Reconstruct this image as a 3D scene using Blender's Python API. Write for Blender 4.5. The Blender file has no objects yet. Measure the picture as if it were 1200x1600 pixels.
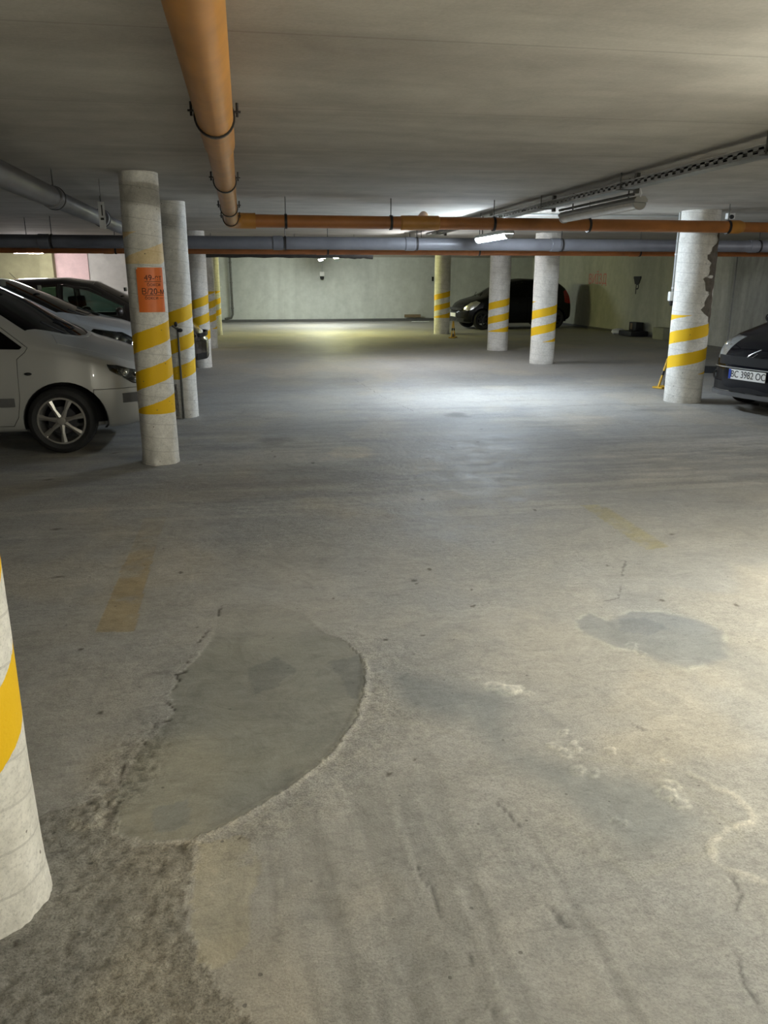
import bpy, bmesh, math, random
import numpy as np
from mathutils import Vector, Matrix
random.seed(7)
PI = math.pi
C = bpy.context.scene.collection
S = bpy.context.scene

# ------------------------------------------------------------------ camera, exposure, world
cam_d = bpy.data.cameras.new('camera')
cam = bpy.data.objects.new('camera', cam_d); C.objects.link(cam); S.camera = cam
cam_d.sensor_fit = 'VERTICAL'; cam_d.sensor_height = 32.0; cam_d.lens = 1240.0/1600.0*32.0
cam_d.clip_start = 0.05; cam_d.clip_end = 200
cam.location = (0, 0, 1.5)
cam.rotation_euler = (math.radians(90-16.317), 0, math.radians(-9.448))
S.view_settings.view_transform = 'Standard'; S.view_settings.look = 'None'
S.view_settings.exposure = 1.5; S.view_settings.gamma = 1.0; S.view_settings.use_curve_mapping = False
W = bpy.data.worlds.new('world'); S.world = W; W.use_nodes = True
W.node_tree.nodes['Background'].inputs[0].default_value = (0, 0, 0, 1)
W.node_tree.nodes['Background'].inputs[1].default_value = 0.0
# lamp strengths (each lamp emits from its own tube, see make_lamp)
LAMP_NEAR, LAMP_MID, LAMP_FAR, LAMP_LEFT, LAMP_BACK_FILL = 104, 105, 116, 130, 165
CEIL = 2.30

# ------------------------------------------------------------------ node helpers
def mat(name):
    m = bpy.data.materials.new(name); m.use_nodes = True
    nt = m.node_tree; b = nt.nodes['Principled BSDF']
    return m, nt, b
def N(nt, typ, **kw):
    n = nt.nodes.new(typ)
    for k, v in kw.items():
        if k.startswith('i_'):
            n.inputs[k[2:].replace('_', ' ')].default_value = v
        else: setattr(n, k, v)
    return n
def L(nt, a, b): nt.links.new(a, b)
def noise(nt, vec, scale, detail=4, rough=.55, dist=0.0):
    n = N(nt, 'ShaderNodeTexNoise'); n.inputs['Scale'].default_value = scale
    n.inputs['Detail'].default_value = detail; n.inputs['Roughness'].default_value = rough
    n.inputs['Distortion'].default_value = dist
    if vec is not None: L(nt, vec, n.inputs['Vector'])
    return n.outputs['Fac']
def ramp(nt, fac, stops):
    r = N(nt, 'ShaderNodeValToRGB'); e = r.color_ramp.elements
    while len(e) < len(stops): e.new(0.5)
    for i, (p, c) in enumerate(stops):
        e[i].position = p
        e[i].color = (c, c, c, 1) if not isinstance(c, tuple) else (*c, 1)
    L(nt, fac, r.inputs['Fac']); return r.outputs['Color']
def mixc(nt, fac, a, b, mode='MIX'):
    m = N(nt, 'ShaderNodeMix'); m.data_type = 'RGBA'; m.blend_type = mode
    if isinstance(fac, (int, float)): m.inputs[0].default_value = fac
    else: L(nt, fac, m.inputs[0])
    for s, v in ((m.inputs[6], a), (m.inputs[7], b)):
        if isinstance(v, tuple): s.default_value = (*v, 1)
        else: L(nt, v, s)
    return m.outputs[2]
def mth(nt, op, a, b=None, clamp=False):
    m = N(nt, 'ShaderNodeMath'); m.operation = op; m.use_clamp = clamp
    for i, v in ((0, a), (1, b)):
        if v is None: continue
        if isinstance(v, (int, float)): m.inputs[i].default_value = v
        else: L(nt, v, m.inputs[i])
    return m.outputs[0]
def bump(nt, b, h, strength=.3, dist=.01):
    n = N(nt, 'ShaderNodeBump'); n.inputs['Strength'].default_value = strength
    n.inputs['Distance'].default_value = dist
    L(nt, h, n.inputs['Height']); L(nt, n.outputs[0], b.inputs['Normal'])
def simple(name, col, rough=.5, metal=0., coat=0., var=.12, scale=8., spec=.5):
    m, nt, b = mat(name)
    tc = N(nt, 'ShaderNodeTexCoord')
    f = noise(nt, tc.outputs['Object'], scale, 5)
    k = ramp(nt, f, [(.3, 1-var), (.7, 1+var*.3)])
    L(nt, mixc(nt, 1.0, tuple(col), k, 'MULTIPLY'), b.inputs['Base Color'])
    b.inputs['Roughness'].default_value = rough; b.inputs['Metallic'].default_value = metal
    b.inputs['Coat Weight'].default_value = coat; b.inputs['Coat Roughness'].default_value = .05
    b.inputs['Specular IOR Level'].default_value = spec
    return m
def emit(name, col, st):
    m, nt, b = mat(name)
    b.inputs['Base Color'].default_value = (.8, .8, .8, 1)
    b.inputs['Emission Color'].default_value = (*col, 1); b.inputs['Emission Strength'].default_value = st
    return m
def glass(name, tint, gl=.9):
    m, nt, b = mat(name); nt.nodes.remove(b)
    out = nt.nodes['Material Output']
    t = N(nt, 'ShaderNodeBsdfTransparent'); t.inputs[0].default_value = (*tint, 1)
    g = N(nt, 'ShaderNodeBsdfGlossy'); g.inputs['Roughness'].default_value = .03
    g.inputs[0].default_value = (gl, gl, gl, 1)
    fr = N(nt, 'ShaderNodeFresnel'); fr.inputs[0].default_value = 1.5
    mx = N(nt, 'ShaderNodeMixShader'); L(nt, fr.outputs[0], mx.inputs[0])
    L(nt, t.outputs[0], mx.inputs[1]); L(nt, g.outputs[0], mx.inputs[2]); L(nt, mx.outputs[0], out.inputs['Surface'])
    return m

# ------------------------------------------------------------------ materials
def concrete_wall(name, col, stain=.25, scale=1.0, vert=False, rough=.85, stain_col=None):
    m, nt, b = mat(name)
    tc = N(nt, 'ShaderNodeTexCoord'); v = tc.outputs['Object']
    mp = N(nt, 'ShaderNodeMapping'); L(nt, v, mp.inputs[0])
    mp.inputs['Scale'].default_value = (1, 1, .22) if vert else (1, 1, 1)
    big = noise(nt, mp.outputs[0], .9*scale, 6, .6, .6)
    med = noise(nt, v, 6*scale, 6, .6)
    fine = noise(nt, v, 90, 3, .6)
    sc = stain_col or tuple(c*(1-stain*1.6) for c in col)
    c1 = mixc(nt, ramp(nt, big, [(.38, 1.), (.66, 0.)]), tuple(col), sc)
    c2 = mixc(nt, 1., c1, ramp(nt, med, [(.3, .88), (.7, 1.04)]), 'MULTIPLY')
    c3 = mixc(nt, 1., c2, ramp(nt, fine, [(.3, .9), (.7, 1.05)]), 'MULTIPLY')
    L(nt, c3, b.inputs['Base Color']); b.inputs['Roughness'].default_value = rough
    b.inputs['Specular IOR Level'].default_value = .25
    bump(nt, b, mth(nt, 'ADD', med, mth(nt, 'MULTIPLY', fine, .4)), .25, .01)
    return m
def ceiling_mat():
    m, nt, b = mat('ceiling_concrete')
    tc = N(nt, 'ShaderNodeTexCoord'); v = tc.outputs['Object']
    mp = N(nt, 'ShaderNodeMapping'); L(nt, v, mp.inputs[0]); mp.inputs['Scale'].default_value = (.25, 1.3, 1)
    streak = noise(nt, mp.outputs[0], 1.3, 6, .6, .5)
    med = noise(nt, v, 3.2, 6, .62, .3); fine = noise(nt, v, 60, 4, .6)
    # shuttering board joints across the slab
    sep = N(nt, 'ShaderNodeSeparateXYZ'); L(nt, v, sep.inputs[0])
    fr = mth(nt, 'FRACT', mth(nt, 'DIVIDE', sep.outputs[1], 1.22))
    joint = mth(nt, 'LESS_THAN', mth(nt, 'ABSOLUTE', mth(nt, 'SUBTRACT', fr, .5)), .006)
    c = mixc(nt, ramp(nt, streak, [(.36, 0.), (.64, 1.)]), (.42, .39, .345), (.54, .515, .46))
    c = mixc(nt, 1., c, ramp(nt, med, [(.3, .84), (.7, 1.05)]), 'MULTIPLY')
    c = mixc(nt, 1., c, ramp(nt, fine, [(.3, .93), (.7, 1.04)]), 'MULTIPLY')
    c = mixc(nt, mth(nt, 'MULTIPLY', joint, .3), c, (.2, .17, .15))
    L(nt, c, b.inputs['Base Color']); b.inputs['Roughness'].default_value = .9
    b.inputs['Specular IOR Level'].default_value = .2
    bump(nt, b, mth(nt, 'ADD', med, mth(nt, 'MULTIPLY', fine, .2)), .3, .008)
    return m
def floor_mat():
    m, nt, b = mat('floor_concrete')
    tc = N(nt, 'ShaderNodeTexCoord'); v = tc.outputs['Object']
    at = N(nt, 'ShaderNodeAttribute'); at.attribute_name = 'tint'
    grain = at.outputs['Alpha']
    f1 = noise(nt, v, 1.1, 8, .62, .5); f2 = noise(nt, v, 5.5, 8, .66, .8)
    f3 = noise(nt, v, 38, 6, .7); f4 = noise(nt, v, 170, 4, .7)
    warm = mixc(nt, ramp(nt, f1, [(.35, 0.), (.65, 1.)]), (.345, .34, .325), (.36, .342, .305))
    c = mixc(nt, 1., warm, at.outputs['Color'], 'MULTIPLY')
    c = mixc(nt, 1., c, ramp(nt, f2, [(.25, .78), (.5, .97), (.75, 1.12)]), 'MULTIPLY')
    g3 = mixc(nt, grain, (1., 1., 1.), ramp(nt, f3, [(.28, .62), (.5, 1.), (.75, 1.22)]))
    c = mixc(nt, 1., c, g3, 'MULTIPLY')
    g4 = mixc(nt, mth(nt, 'ADD', mth(nt, 'MULTIPLY', grain, .8), .25, True), (1., 1., 1.), ramp(nt, f4, [(.32, .52), (.5, 1.), (.70, 1.30)]))
    c = mixc(nt, 1., c, g4, 'MULTIPLY')
    sw = noise(nt, v, 2.6, 9, .7, 2.2)
    c = mixc(nt, 1., c, ramp(nt, sw, [(.38, .90), (.47, 1.03), (.50, .93), (.54, 1.06), (.62, .92)]), 'MULTIPLY')
    mp2 = N(nt, 'ShaderNodeMapping'); L(nt, v, mp2.inputs[0]); mp2.inputs['Rotation'].default_value = (0, 0, .5); mp2.inputs['Scale'].default_value = (1, 3.2, 1)
    sw2 = noise(nt, mp2.outputs[0], 7, 8, .72, 1.4)
    c = mixc(nt, 1., c, ramp(nt, sw2, [(.34, .84), (.46, 1.0), (.56, 1.02), (.68, 1.15)]), 'MULTIPLY')
    pv = N(nt, 'ShaderNodeTexVoronoi'); pv.inputs['Scale'].default_value = 55; L(nt, v, pv.inputs['Vector'])
    pit = mth(nt, 'LESS_THAN', mth(nt, 'ADD', pv.outputs['Distance'], mth(nt, 'MULTIPLY', mth(nt, 'SUBTRACT', .62, f3), 1.2)), mth(nt, 'ADD', mth(nt, 'MULTIPLY', grain, .26), -.02))
    c = mixc(nt, mth(nt, 'MULTIPLY', pit, .5), c, (.10, .095, .08))
    # dark specks
    vo = N(nt, 'ShaderNodeTexVoronoi'); vo.inputs['Scale'].default_value = 9; L(nt, v, vo.inputs['Vector'])
    sp = mth(nt, 'LESS_THAN', mth(nt, 'ADD', vo.outputs['Distance'], mth(nt, 'MULTIPLY', f3, .05)), .07)
    c = mixc(nt, mth(nt, 'MULTIPLY', sp, .6), c, (.07, .065, .06))
    L(nt, c, b.inputs['Base Color'])
    L(nt, ramp(nt, f2, [(.3, .5), (.7, .72)]), b.inputs['Roughness'])
    b.inputs['Specular IOR Level'].default_value = .38
    h = mth(nt, 'ADD', mth(nt, 'MULTIPLY', f2, .8), mth(nt, 'MULTIPLY', mth(nt, 'ADD', f3, mth(nt, 'MULTIPLY', f4, .4)), mth(nt, 'ADD', mth(nt, 'MULTIPLY', grain, .75), .12)))
    bump(nt, b, h, .5, .012)
    return m
def column_mat(name, zlo, zhi, faded=None, glue=None, p=.30, lead=1, yellow=(.86, .53, .01)):
    m, nt, b = mat(name)
    tc = N(nt, 'ShaderNodeTexCoord'); v = tc.outputs['Object']
    sep = N(nt, 'ShaderNodeSeparateXYZ'); L(nt, v, sep.inputs[0])
    x, y, z = sep.outputs
    ang = mth(nt, 'DIVIDE', mth(nt, 'ARCTAN2', y, x), 2*PI)
    n1 = noise(nt, v, 5, 6, .6, .3); n2 = noise(nt, v, 32, 5, .65); n3 = noise(nt, v, 120, 3, .6)
    edge = mth(nt, 'MULTIPLY', mth(nt, 'SUBTRACT', n2, .5), .05)
    t = mth(nt, 'ADD', mth(nt, 'SUBTRACT', mth(nt, 'DIVIDE', z, p), mth(nt, 'MULTIPLY', ang, lead)), edge)
    band = mth(nt, 'LESS_THAN', mth(nt, 'FRACT', mth(nt, 'ADD', t, .25)), .5)
    lim = mth(nt, 'MULTIPLY', mth(nt, 'GREATER_THAN', z, zlo), mth(nt, 'LESS_THAN', z, zhi))
    if faded:
        lim = mth(nt, 'ADD', lim, mth(nt, 'MULTIPLY', .45, mth(nt, 'MULTIPLY', mth(nt, 'GREATER_THAN', z, faded[0]), mth(nt, 'LESS_THAN', z, faded[1]))), True)
    wear = ramp(nt, mth(nt, 'ADD', mth(nt, 'MULTIPLY', n2, .55), mth(nt, 'MULTIPLY', n1, .45)), [(.30, .25), (.37, 1.)])
    fac = mth(nt, 'MULTIPLY', mth(nt, 'MULTIPLY', band, lim), wear)
    base = mixc(nt, ramp(nt, n1, [(.3, 0.), (.7, 1.)]), (.66, .64, .58), (.86, .84, .79))
    base = mixc(nt, 1., base, ramp(nt, n2, [(.25, .8), (.6, 1.03)]), 'MULTIPLY')
    base = mixc(nt, 1., base, ramp(nt, n3, [(.28, .78), (.5, 1.03)]), 'MULTIPLY')
    # winding lines left by the cardboard form
    ln = mth(nt, 'LESS_THAN', mth(nt, 'ABSOLUTE', mth(nt, 'SUBTRACT', mth(nt, 'FRACT', mth(nt, 'ADD', mth(nt, 'DIVIDE', z, .115), ang)), .5)), .03)
    base = mixc(nt, mth(nt, 'MULTIPLY', ln, mth(nt, 'MULTIPLY', n2, .55)), base, (.25, .24, .22))
    # dirt and roughness towards the foot
    foot = ramp(nt, mth(nt, 'ADD', z, mth(nt, 'MULTIPLY', n1, .25)), [(.10, 0.), (.26, 1.)])
    base = mixc(nt, mth(nt, 'MULTIPLY', mth(nt, 'SUBTRACT', 1., foot), .28), base, (.27, .25, .215))
    # chips
    vo = N(nt, 'ShaderNodeTexVoronoi'); vo.inputs['Scale'].default_value = 11; L(nt, v, vo.inputs['Vector'])
    chip = mth(nt, 'LESS_THAN', mth(nt, 'ADD', vo.outputs['Distance'], mth(nt, 'MULTIPLY', n3, .06)), .085)
    if glue:
        a0, a1, z0, z1 = glue
        ga = mth(nt, 'ADD', mth(nt, 'MULTIPLY', ang, 360), mth(nt, 'MULTIPLY', mth(nt, 'SUBTRACT', n1, .5), 55))
        gz = mth(nt, 'ADD', z, mth(nt, 'MULTIPLY', mth(nt, 'SUBTRACT', n2, .5), .15))
        g = mth(nt, 'MULTIPLY', mth(nt, 'MULTIPLY', mth(nt, 'GREATER_THAN', ga, a0), mth(nt, 'LESS_THAN', ga, a1)),
                mth(nt, 'MULTIPLY', mth(nt, 'GREATER_THAN', gz, z0), mth(nt, 'LESS_THAN', gz, z1)))
        base = mixc(nt, mth(nt, 'MULTIPLY', g, .85), base, (.20, .175, .145))
    c = mixc(nt, fac, base, yellow)
    c = mixc(nt, mth(nt, 'MULTIPLY', chip, .8), c, (.09, .08, .06))
    L(nt, c, b.inputs['Base Color']); b.inputs['Roughness'].default_value = .62
    b.inputs['Specular IOR Level'].default_value = .35
    rough_h = mth(nt, 'ADD', mth(nt, 'MULTIPLY', n2, .6), mth(nt, 'MULTIPLY', n3, .35))
    bump(nt, b, rough_h, .3, .008)
    return m
M = {}
M['floor'] = floor_mat(); M['ceiling'] = ceiling_mat()
M['wall'] = concrete_wall('wall_plaster', (.54, .545, .44), .18, .8, True)
M['wall_back'] = concrete_wall('back_wall_plaster', (.60, .62, .58), .14, .8, True)
M['wall_grey'] = concrete_wall('grey_wall_concrete', (.58, .58, .55), .30, 1.4, True)
M['wall_white'] = concrete_wall('white_wall_plaster', (.62, .615, .57), .10)
M['wall_pink'] = concrete_wall('pink_wall_paint', (.80, .60, .59), .08)
M['wall_olive'] = concrete_wall('olive_lit_wall', (.36, .35, .21), .12)  # olive colour stands in for yellowish light on this wall
M['orange'] = simple('orange_drain_plastic', (.52, .235, .04), .38, var=.25, scale=5)
M['orange_far'] = simple('brick_orange_plastic', (.44, .165, .04), .42, var=.3, scale=3)
M['orange_dull'] = simple('dull_orange_plastic', (.38, .125, .03), .5, var=.35, scale=4)
M['grey_pipe'] = simple('grey_pipe_plastic', (.15, .15, .165), .42, var=.22, scale=4)
M['dark_pipe'] = simple('dark_pipe_wrap', (.035, .033, .03), .8, var=.4, scale=14)
M['clamp'] = simple('black_rubber_steel_clamp', (.03, .026, .024), .45, .4)
M['steel'] = simple('galvanised_steel', (.30, .31, .29), .42, .75, var=.3, scale=18)
M['steel_dark'] = simple('weathered_steel', (.13, .13, .115), .5, .6, var=.35, scale=20)
M['conduit'] = simple('grey_conduit_plastic', (.42, .43, .42), .5)
M['white_plastic'] = simple('white_plastic', (.7, .7, .68), .4)
M['lamp_case'] = simple('lamp_case_plastic', (.42, .42, .40), .45)
M['lamp_off'] = simple('unlit_diffuser', (.62, .60, .55), .22, var=.15, scale=10, coat=.3)
M['rubber'] = simple('black_rubber', (.018, .018, .018), .72, var=.3, scale=30)
M['black_plastic'] = simple('black_plastic', (.014, .014, .015), .5, var=.15, spec=.28)
M['dark_plastic'] = simple('grey_trim_plastic', (.10, .10, .10), .5)
M['interior'] = simple('dark_cloth', (.03, .03, .032), .9)
M['rim'] = simple('alloy', (.62, .60, .56), .28, .9, var=.1)
M['rim_dark'] = simple('dark_steel_rim', (.06, .06, .065), .4, .6)
M['chrome'] = simple('chrome', (.8, .8, .8), .12, 1., var=.05)
M['paint_silver'] = simple('silver_grey_car_paint', (.46, .46, .44), .34, .3, .7, var=.04, scale=2)
M['paint_light'] = simple('light_silver_car_paint', (.58, .61, .64), .30, .3, .8, var=.04, scale=2)
M['paint_dark'] = simple('dark_brown_black_car_paint', (.035, .028, .024), .28, .4, 1., var=.04)
M['paint_black'] = simple('black_car_paint', (.004, .004, .005), .25, .0, .0, var=.05, spec=.3)
M['paint_black2'] = simple('blue_black_car_paint', (.004, .0045, .008), .16, .0, .0, var=.05, spec=.3)
M['glass'] = glass('car_glass', (.42, .50, .47)); M['glass_dark'] = glass('dark_car_glass', (.10, .11, .11))
M['lens'] = glass('headlight_lens', (.85, .87, .86)); M['orange_sign'] = simple('orange_sign_sheet', (.86, .20, .035), .45, var=.1)
M['ink'] = simple('dark_ink', (.06, .02, .012), .7); M['ink_black'] = simple('black_ink', (.012, .012, .012), .6)
M['ink_red'] = simple('faded_red_paint', (.62, .20, .18), .8, var=.3, scale=30)
M['paper'] = simple('white_paper', (.78, .79, .80), .7)
M['yellow'] = simple('yellow_metal_paint', (.72, .42, .03), .5, var=.3, scale=25)
M['plate'] = simple('white_plate', (.85, .85, .83), .35, var=.02); M['blue'] = simple('blue_plate_band', (.02, .06, .38), .4, var=.02)
M['wood'] = simple('brown_board', (.22, .16, .09), .8, var=.3)
M['wrap'] = simple('crumpled_clear_film', (.48, .46, .42), .25, var=.4, scale=25)
M['red_lens'] = simple('red_lamp_plastic', (.30, .01, .01), .25); M['amber'] = simple('amber_plastic', (.45, .15, .02), .3)
M['reflector'] = simple('headlight_reflector', (.75, .76, .74), .18, .85, var=.05)
M['frosted'] = simple('frosted_grey_lens', (.42, .43, .42), .15, .3, .5, var=.3, scale=20)
M['pale_box'] = simple('dull_green_box', (.28, .28, .19), .8)

# ------------------------------------------------------------------ mesh helpers
def link(name, me, m=None, parent=None, smooth=None):
    o = bpy.data.objects.new(name, me); C.objects.link(o)
    if m is not None:
        me.materials.clear()
        for k in (m if isinstance(m, (list, tuple)) else [m]): me.materials.append(k)
    if smooth is not None:
        me.polygons.foreach_set('use_smooth', [True]*len(me.polygons))
        try: me.set_sharp_from_angle(angle=math.radians(smooth))
        except Exception: pass
    if parent is not None: o.parent = parent
    return o
def obj(name, bm, m, parent=None, smooth=35, bevel=0):
    if bevel:
        es = [e for e in bm.edges if len(e.link_faces) == 2 and e.calc_face_angle(0) > .6]
        bmesh.ops.bevel(bm, geom=es, offset=bevel, segments=2, affect='EDGES', profile=.6)
    bmesh.ops.recalc_face_normals(bm, faces=bm.faces)
    me = bpy.data.meshes.new(name); bm.to_mesh(me); bm.free()
    return link(name, me, m, parent, smooth)
def tag(o, label, cat, group=None, kind=None):
    o['label'] = label; o['category'] = cat
    if group: o['group'] = group
    if kind: o['kind'] = kind
    return o
def thing(name, label, cat, loc=(0, 0, 0), rz=0, group=None):
    o = bpy.data.objects.new(name, None); C.objects.link(o); o.empty_display_size = .1
    o.location = loc; o.rotation_euler = (0, 0, rz)
    return tag(o, label, cat, group)
def struct(o): o['kind'] = 'structure'; return o
def B(): return bmesh.new()
def box(bm, c, s, rot=None):
    r = bmesh.ops.create_cube(bm, size=1.0)
    mtx = Matrix.Translation(Vector(c)) @ (rot.to_4x4() if rot is not None else Matrix()) @ Matrix.Diagonal((*s, 1))
    bmesh.ops.transform(bm, matrix=mtx, verts=r['verts']); return bm
def tube(bm, pts, r, seg=20, cap=True, r2=None):
    """round tube through the points; r may be a list of radii"""
    pts = [Vector(p) for p in pts]; n = len(pts)
    rs = r if isinstance(r, (list, tuple)) else [r]*n
    up = None; rings = []
    for i, p in enumerate(pts):
        d = (pts[min(i+1, n-1)] - pts[max(i-1, 0)]).normalized()
        if up is None:
            up = Vector((0, 0, 1)) if abs(d.z) < .9 else Vector((1, 0, 0))
        a = d.cross(up).normalized(); up = a.cross(d).normalized()
        rings.append([bm.verts.new(p + (a*math.cos(t) + up*math.sin(t))*rs[i]) for t in [2*PI*k/seg for k in range(seg)]])
    for i in range(n-1):
        for k in range(seg):
            bm.faces.new((rings[i][k], rings[i][(k+1) % seg], rings[i+1][(k+1) % seg], rings[i+1][k]))
    if cap: bm.faces.new(rings[0][::-1]); bm.faces.new(rings[-1])
    return bm
def lathe(bm, prof, axis='Z', seg=32, c=(0, 0, 0), closed=False):
    """profile (radius, height) turned about an axis through c"""
    rings = []
    for r, h in prof:
        ring = []
        for k in range(seg):
            t = 2*PI*k/seg; a, b_ = r*math.cos(t), r*math.sin(t)
            p = (a, b_, h) if axis == 'Z' else ((a, h, b_) if axis == 'Y' else (h, a, b_))
            ring.append(bm.verts.new(Vector(p) + Vector(c)))
        rings.append(ring)
    rng = len(rings) if closed else len(rings)-1
    for i in range(rng):
        j = (i+1) % len(rings)
        for k in range(seg):
            bm.faces.new((rings[i][k], rings[i][(k+1) % seg], rings[j][(k+1) % seg], rings[j][k]))
    if not closed:
        bm.faces.new(rings[0][::-1]); bm.faces.new(rings[-1])
    return bm
def prism(bm, poly, axis, a, b):
    """polygon extruded: axis 'Y' takes (x,z) points, 'Z' takes (x,y), 'X' takes (y,z)"""
    def P(u, v, w): return {'Y': (u, w, v), 'Z': (u, v, w), 'X': (w, u, v)}[axis]
    lo = [bm.verts.new(P(u, v, a)) for u, v in poly]; hi = [bm.verts.new(P(u, v, b)) for u, v in poly]
    n = len(poly)
    bm.faces.new(lo); bm.faces.new(hi[::-1])
    for i in range(n): bm.faces.new((lo[i], lo[(i+1) % n], hi[(i+1) % n], hi[i]))
    bmesh.ops.recalc_face_normals(bm, faces=bm.faces)
    return bm
def ellipsoid(bm, c, s, seg=20, rot=None):
    r = bmesh.ops.create_uvsphere(bm, u_segments=seg, v_segments=max(8, seg//2), radius=1)
    mtx = Matrix.Translation(Vector(c)) @ (rot.to_4x4() if rot is not None else Matrix()) @ Matrix.Diagonal((*s, 1))
    bmesh.ops.transform(bm, matrix=mtx, verts=r['verts']); return bm
def clampring(bm, c, r, axis='Y', w=.012, th=.010):
    prof = [(r+.001, -w), (r+th, -w), (r+th, w), (r+.001, w)]
    lathe(bm, [(p[0], p[1]) for p in prof], axis, 28, c, closed=True)
    return bm
def text_mesh(body, size, depth=.0015, align='CENTER'):
    cu = bpy.data.curves.new('lettering', 'FONT'); cu.body = body; cu.size = size
    cu.extrude = depth; cu.align_x = align; cu.align_y = 'CENTER'
    o = bpy.data.objects.new('lettering', cu); C.objects.link(o)
    bpy.context.view_layer.update()
    me = bpy.data.meshes.new_from_object(o.evaluated_get(bpy.context.evaluated_depsgraph_get()))
    bpy.data.objects.remove(o); bpy.data.curves.remove(cu)
    return me

# ------------------------------------------------------------------ numpy noise for the floor
rng = np.random.default_rng(11)
LAT = rng.random((256, 256))
def vnoise(x, y):
    xi = np.floor(x).astype(int); yi = np.floor(y).astype(int)
    fx = x-xi; fy = y-yi; fx = fx*fx*(3-2*fx); fy = fy*fy*(3-2*fy)
    g = lambda a, b: LAT[a & 255, b & 255]
    return (g(xi, yi)*(1-fx)+g(xi+1, yi)*fx)*(1-fy) + (g(xi, yi+1)*(1-fx)+g(xi+1, yi+1)*fx)*fy
def fbm(x, y, s, o=4):
    v = 0; a = .5; t = 0
    for k in range(o):
        v = v + a*vnoise(x*s+17.3*k, y*s+5.1*k); t += a; a *= .5; s *= 2.03
    return v/t
def inside(poly, x, y):
    r = np.zeros(x.shape, bool); n = len(poly)
    for i in range(n):
        (x0, y0), (x1, y1) = poly[i], poly[(i+1) % n]
        if y0 == y1: continue
        c = ((y0 > y) != (y1 > y)) & (x < (x1-x0)*(y-y0)/(y1-y0)+x0); r ^= c
    return r
def dist(line, x, y, close=False):
    d = np.full(x.shape, 9e9); n = len(line)
    for i in range(n if close else n-1):
        (x0, y0), (x1, y1) = line[i], line[(i+1) % n]
        dx, dy = x1-x0, y1-y0; t = np.clip(((x-x0)*dx+(y-y0)*dy)/(dx*dx+dy*dy+1e-12), 0, 1)
        d = np.minimum(d, np.hypot(x-x0-t*dx, y-y0-t*dy))
    return d
def smooth(e0, e1, v):
    t = np.clip((v-e0)/(e1-e0), 0, 1); return t*t*(3-2*t)

PATCH = [(-0.192, 3.577), (-0.223, 3.228), (-0.344, 2.898), (-0.365, 2.775), (-0.326, 2.674), (-0.386, 2.49), (-0.43, 2.419), (-0.449, 2.261), (-0.466, 2.182), (-0.444, 2.015), (-0.363, 1.955), (-0.222, 1.937), (-0.1, 2.0), (0.054, 2.127), (0.21, 2.294), (0.318, 2.499), (0.391, 2.776), (0.404, 2.94), (0.352, 3.132), (0.251, 3.249), (0.181, 3.477), (-0.026, 3.629)]
CRACK = [(-0.193, 3.617), (-0.203, 3.444), (-0.241, 3.331), (-0.299, 3.146), (-0.316, 2.947), (-0.345, 2.941), (-0.331, 2.885), (-0.353, 2.797), (-0.388, 2.774), (-0.349, 2.701), (-0.316, 2.64), (-0.348, 2.588), (-0.384, 2.581), (-0.386, 2.531), (-0.397, 2.5), (-0.431, 2.478), (-0.407, 2.454), (-0.447, 2.392), (-0.459, 2.332), (-0.455, 2.262), (-0.472, 2.199)]
RIDGE = [(-0.221, 1.923), (-0.1, 2.0), (0.054, 2.127), (0.21, 2.294), (0.299, 2.459), (0.36, 2.63), (0.391, 2.776), (0.409, 2.939)]
GRAVEL = [(-0.70, 2.12), (-0.468, 2.198), (-0.438, 2.0), (-0.378, 1.941), (-0.23, 1.925), (-0.224, 1.718), (-0.198, 1.551), (-0.136, 1.45), (-0.052, 1.324), (-.02, 1.0), (-0.72, 1.0), (-0.75, 1.586)]
BLUE = [(1.42, 3.19), (1.52, 3.23), (1.556, 3.137), (1.718, 3.22), (1.866, 3.2), (1.98, 3.10), (2.02, 2.95), (1.9, 2.70), (1.679, 2.64), (1.601, 2.76), (1.475, 2.87), (1.40, 3.02)]
DARKB = [(0.396, 2.96), (0.487, 2.95), (0.757, 2.735), (0.985, 2.649), (0.98, 2.50), (0.85, 2.25), (1.25, 2.0), (1.3, 1.7), (.95, 1.6), (.8, 1.9), (0.62, 2.36), (0.42, 2.5)]
RIGHTP = [(1.27, 2.08), (1.325, 1.985), (1.388, 1.858), (1.391, 1.766), (1.355, 1.743), (1.293, 1.74), (1.201, 1.687), (1.169, 1.603), (1.275, 1.50), (1.5, 1.42)]
STRL = [(-0.735, 3.40), (-0.565, 3.38), (-0.59, 4.2), (-0.595, 5.2), (-0.735, 5.2), (-0.74, 4.2)]
STRR = [(2.22, 5.0), (2.36, 5.0), (2.37, 4.08), (2.22, 4.05)]
PALE = [(-0.22, 1.91), (-0.10, 1.93), (-0.03, 1.80), (-0.06, 1.694), (-.07, 1.55), (-0.12, 1.47), (-0.19, 1.50), (-.21, 1.7)]
def axis_steps(stops):
    out = [stops[0][0]]
    for (a, st), (b, _) in zip(stops[:-1], stops[1:]):
        n = max(1, int(round((b-a)/st))); out += [a+(b-a)*(i+1)/n for i in range(n)]
    return np.array(out)
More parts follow.
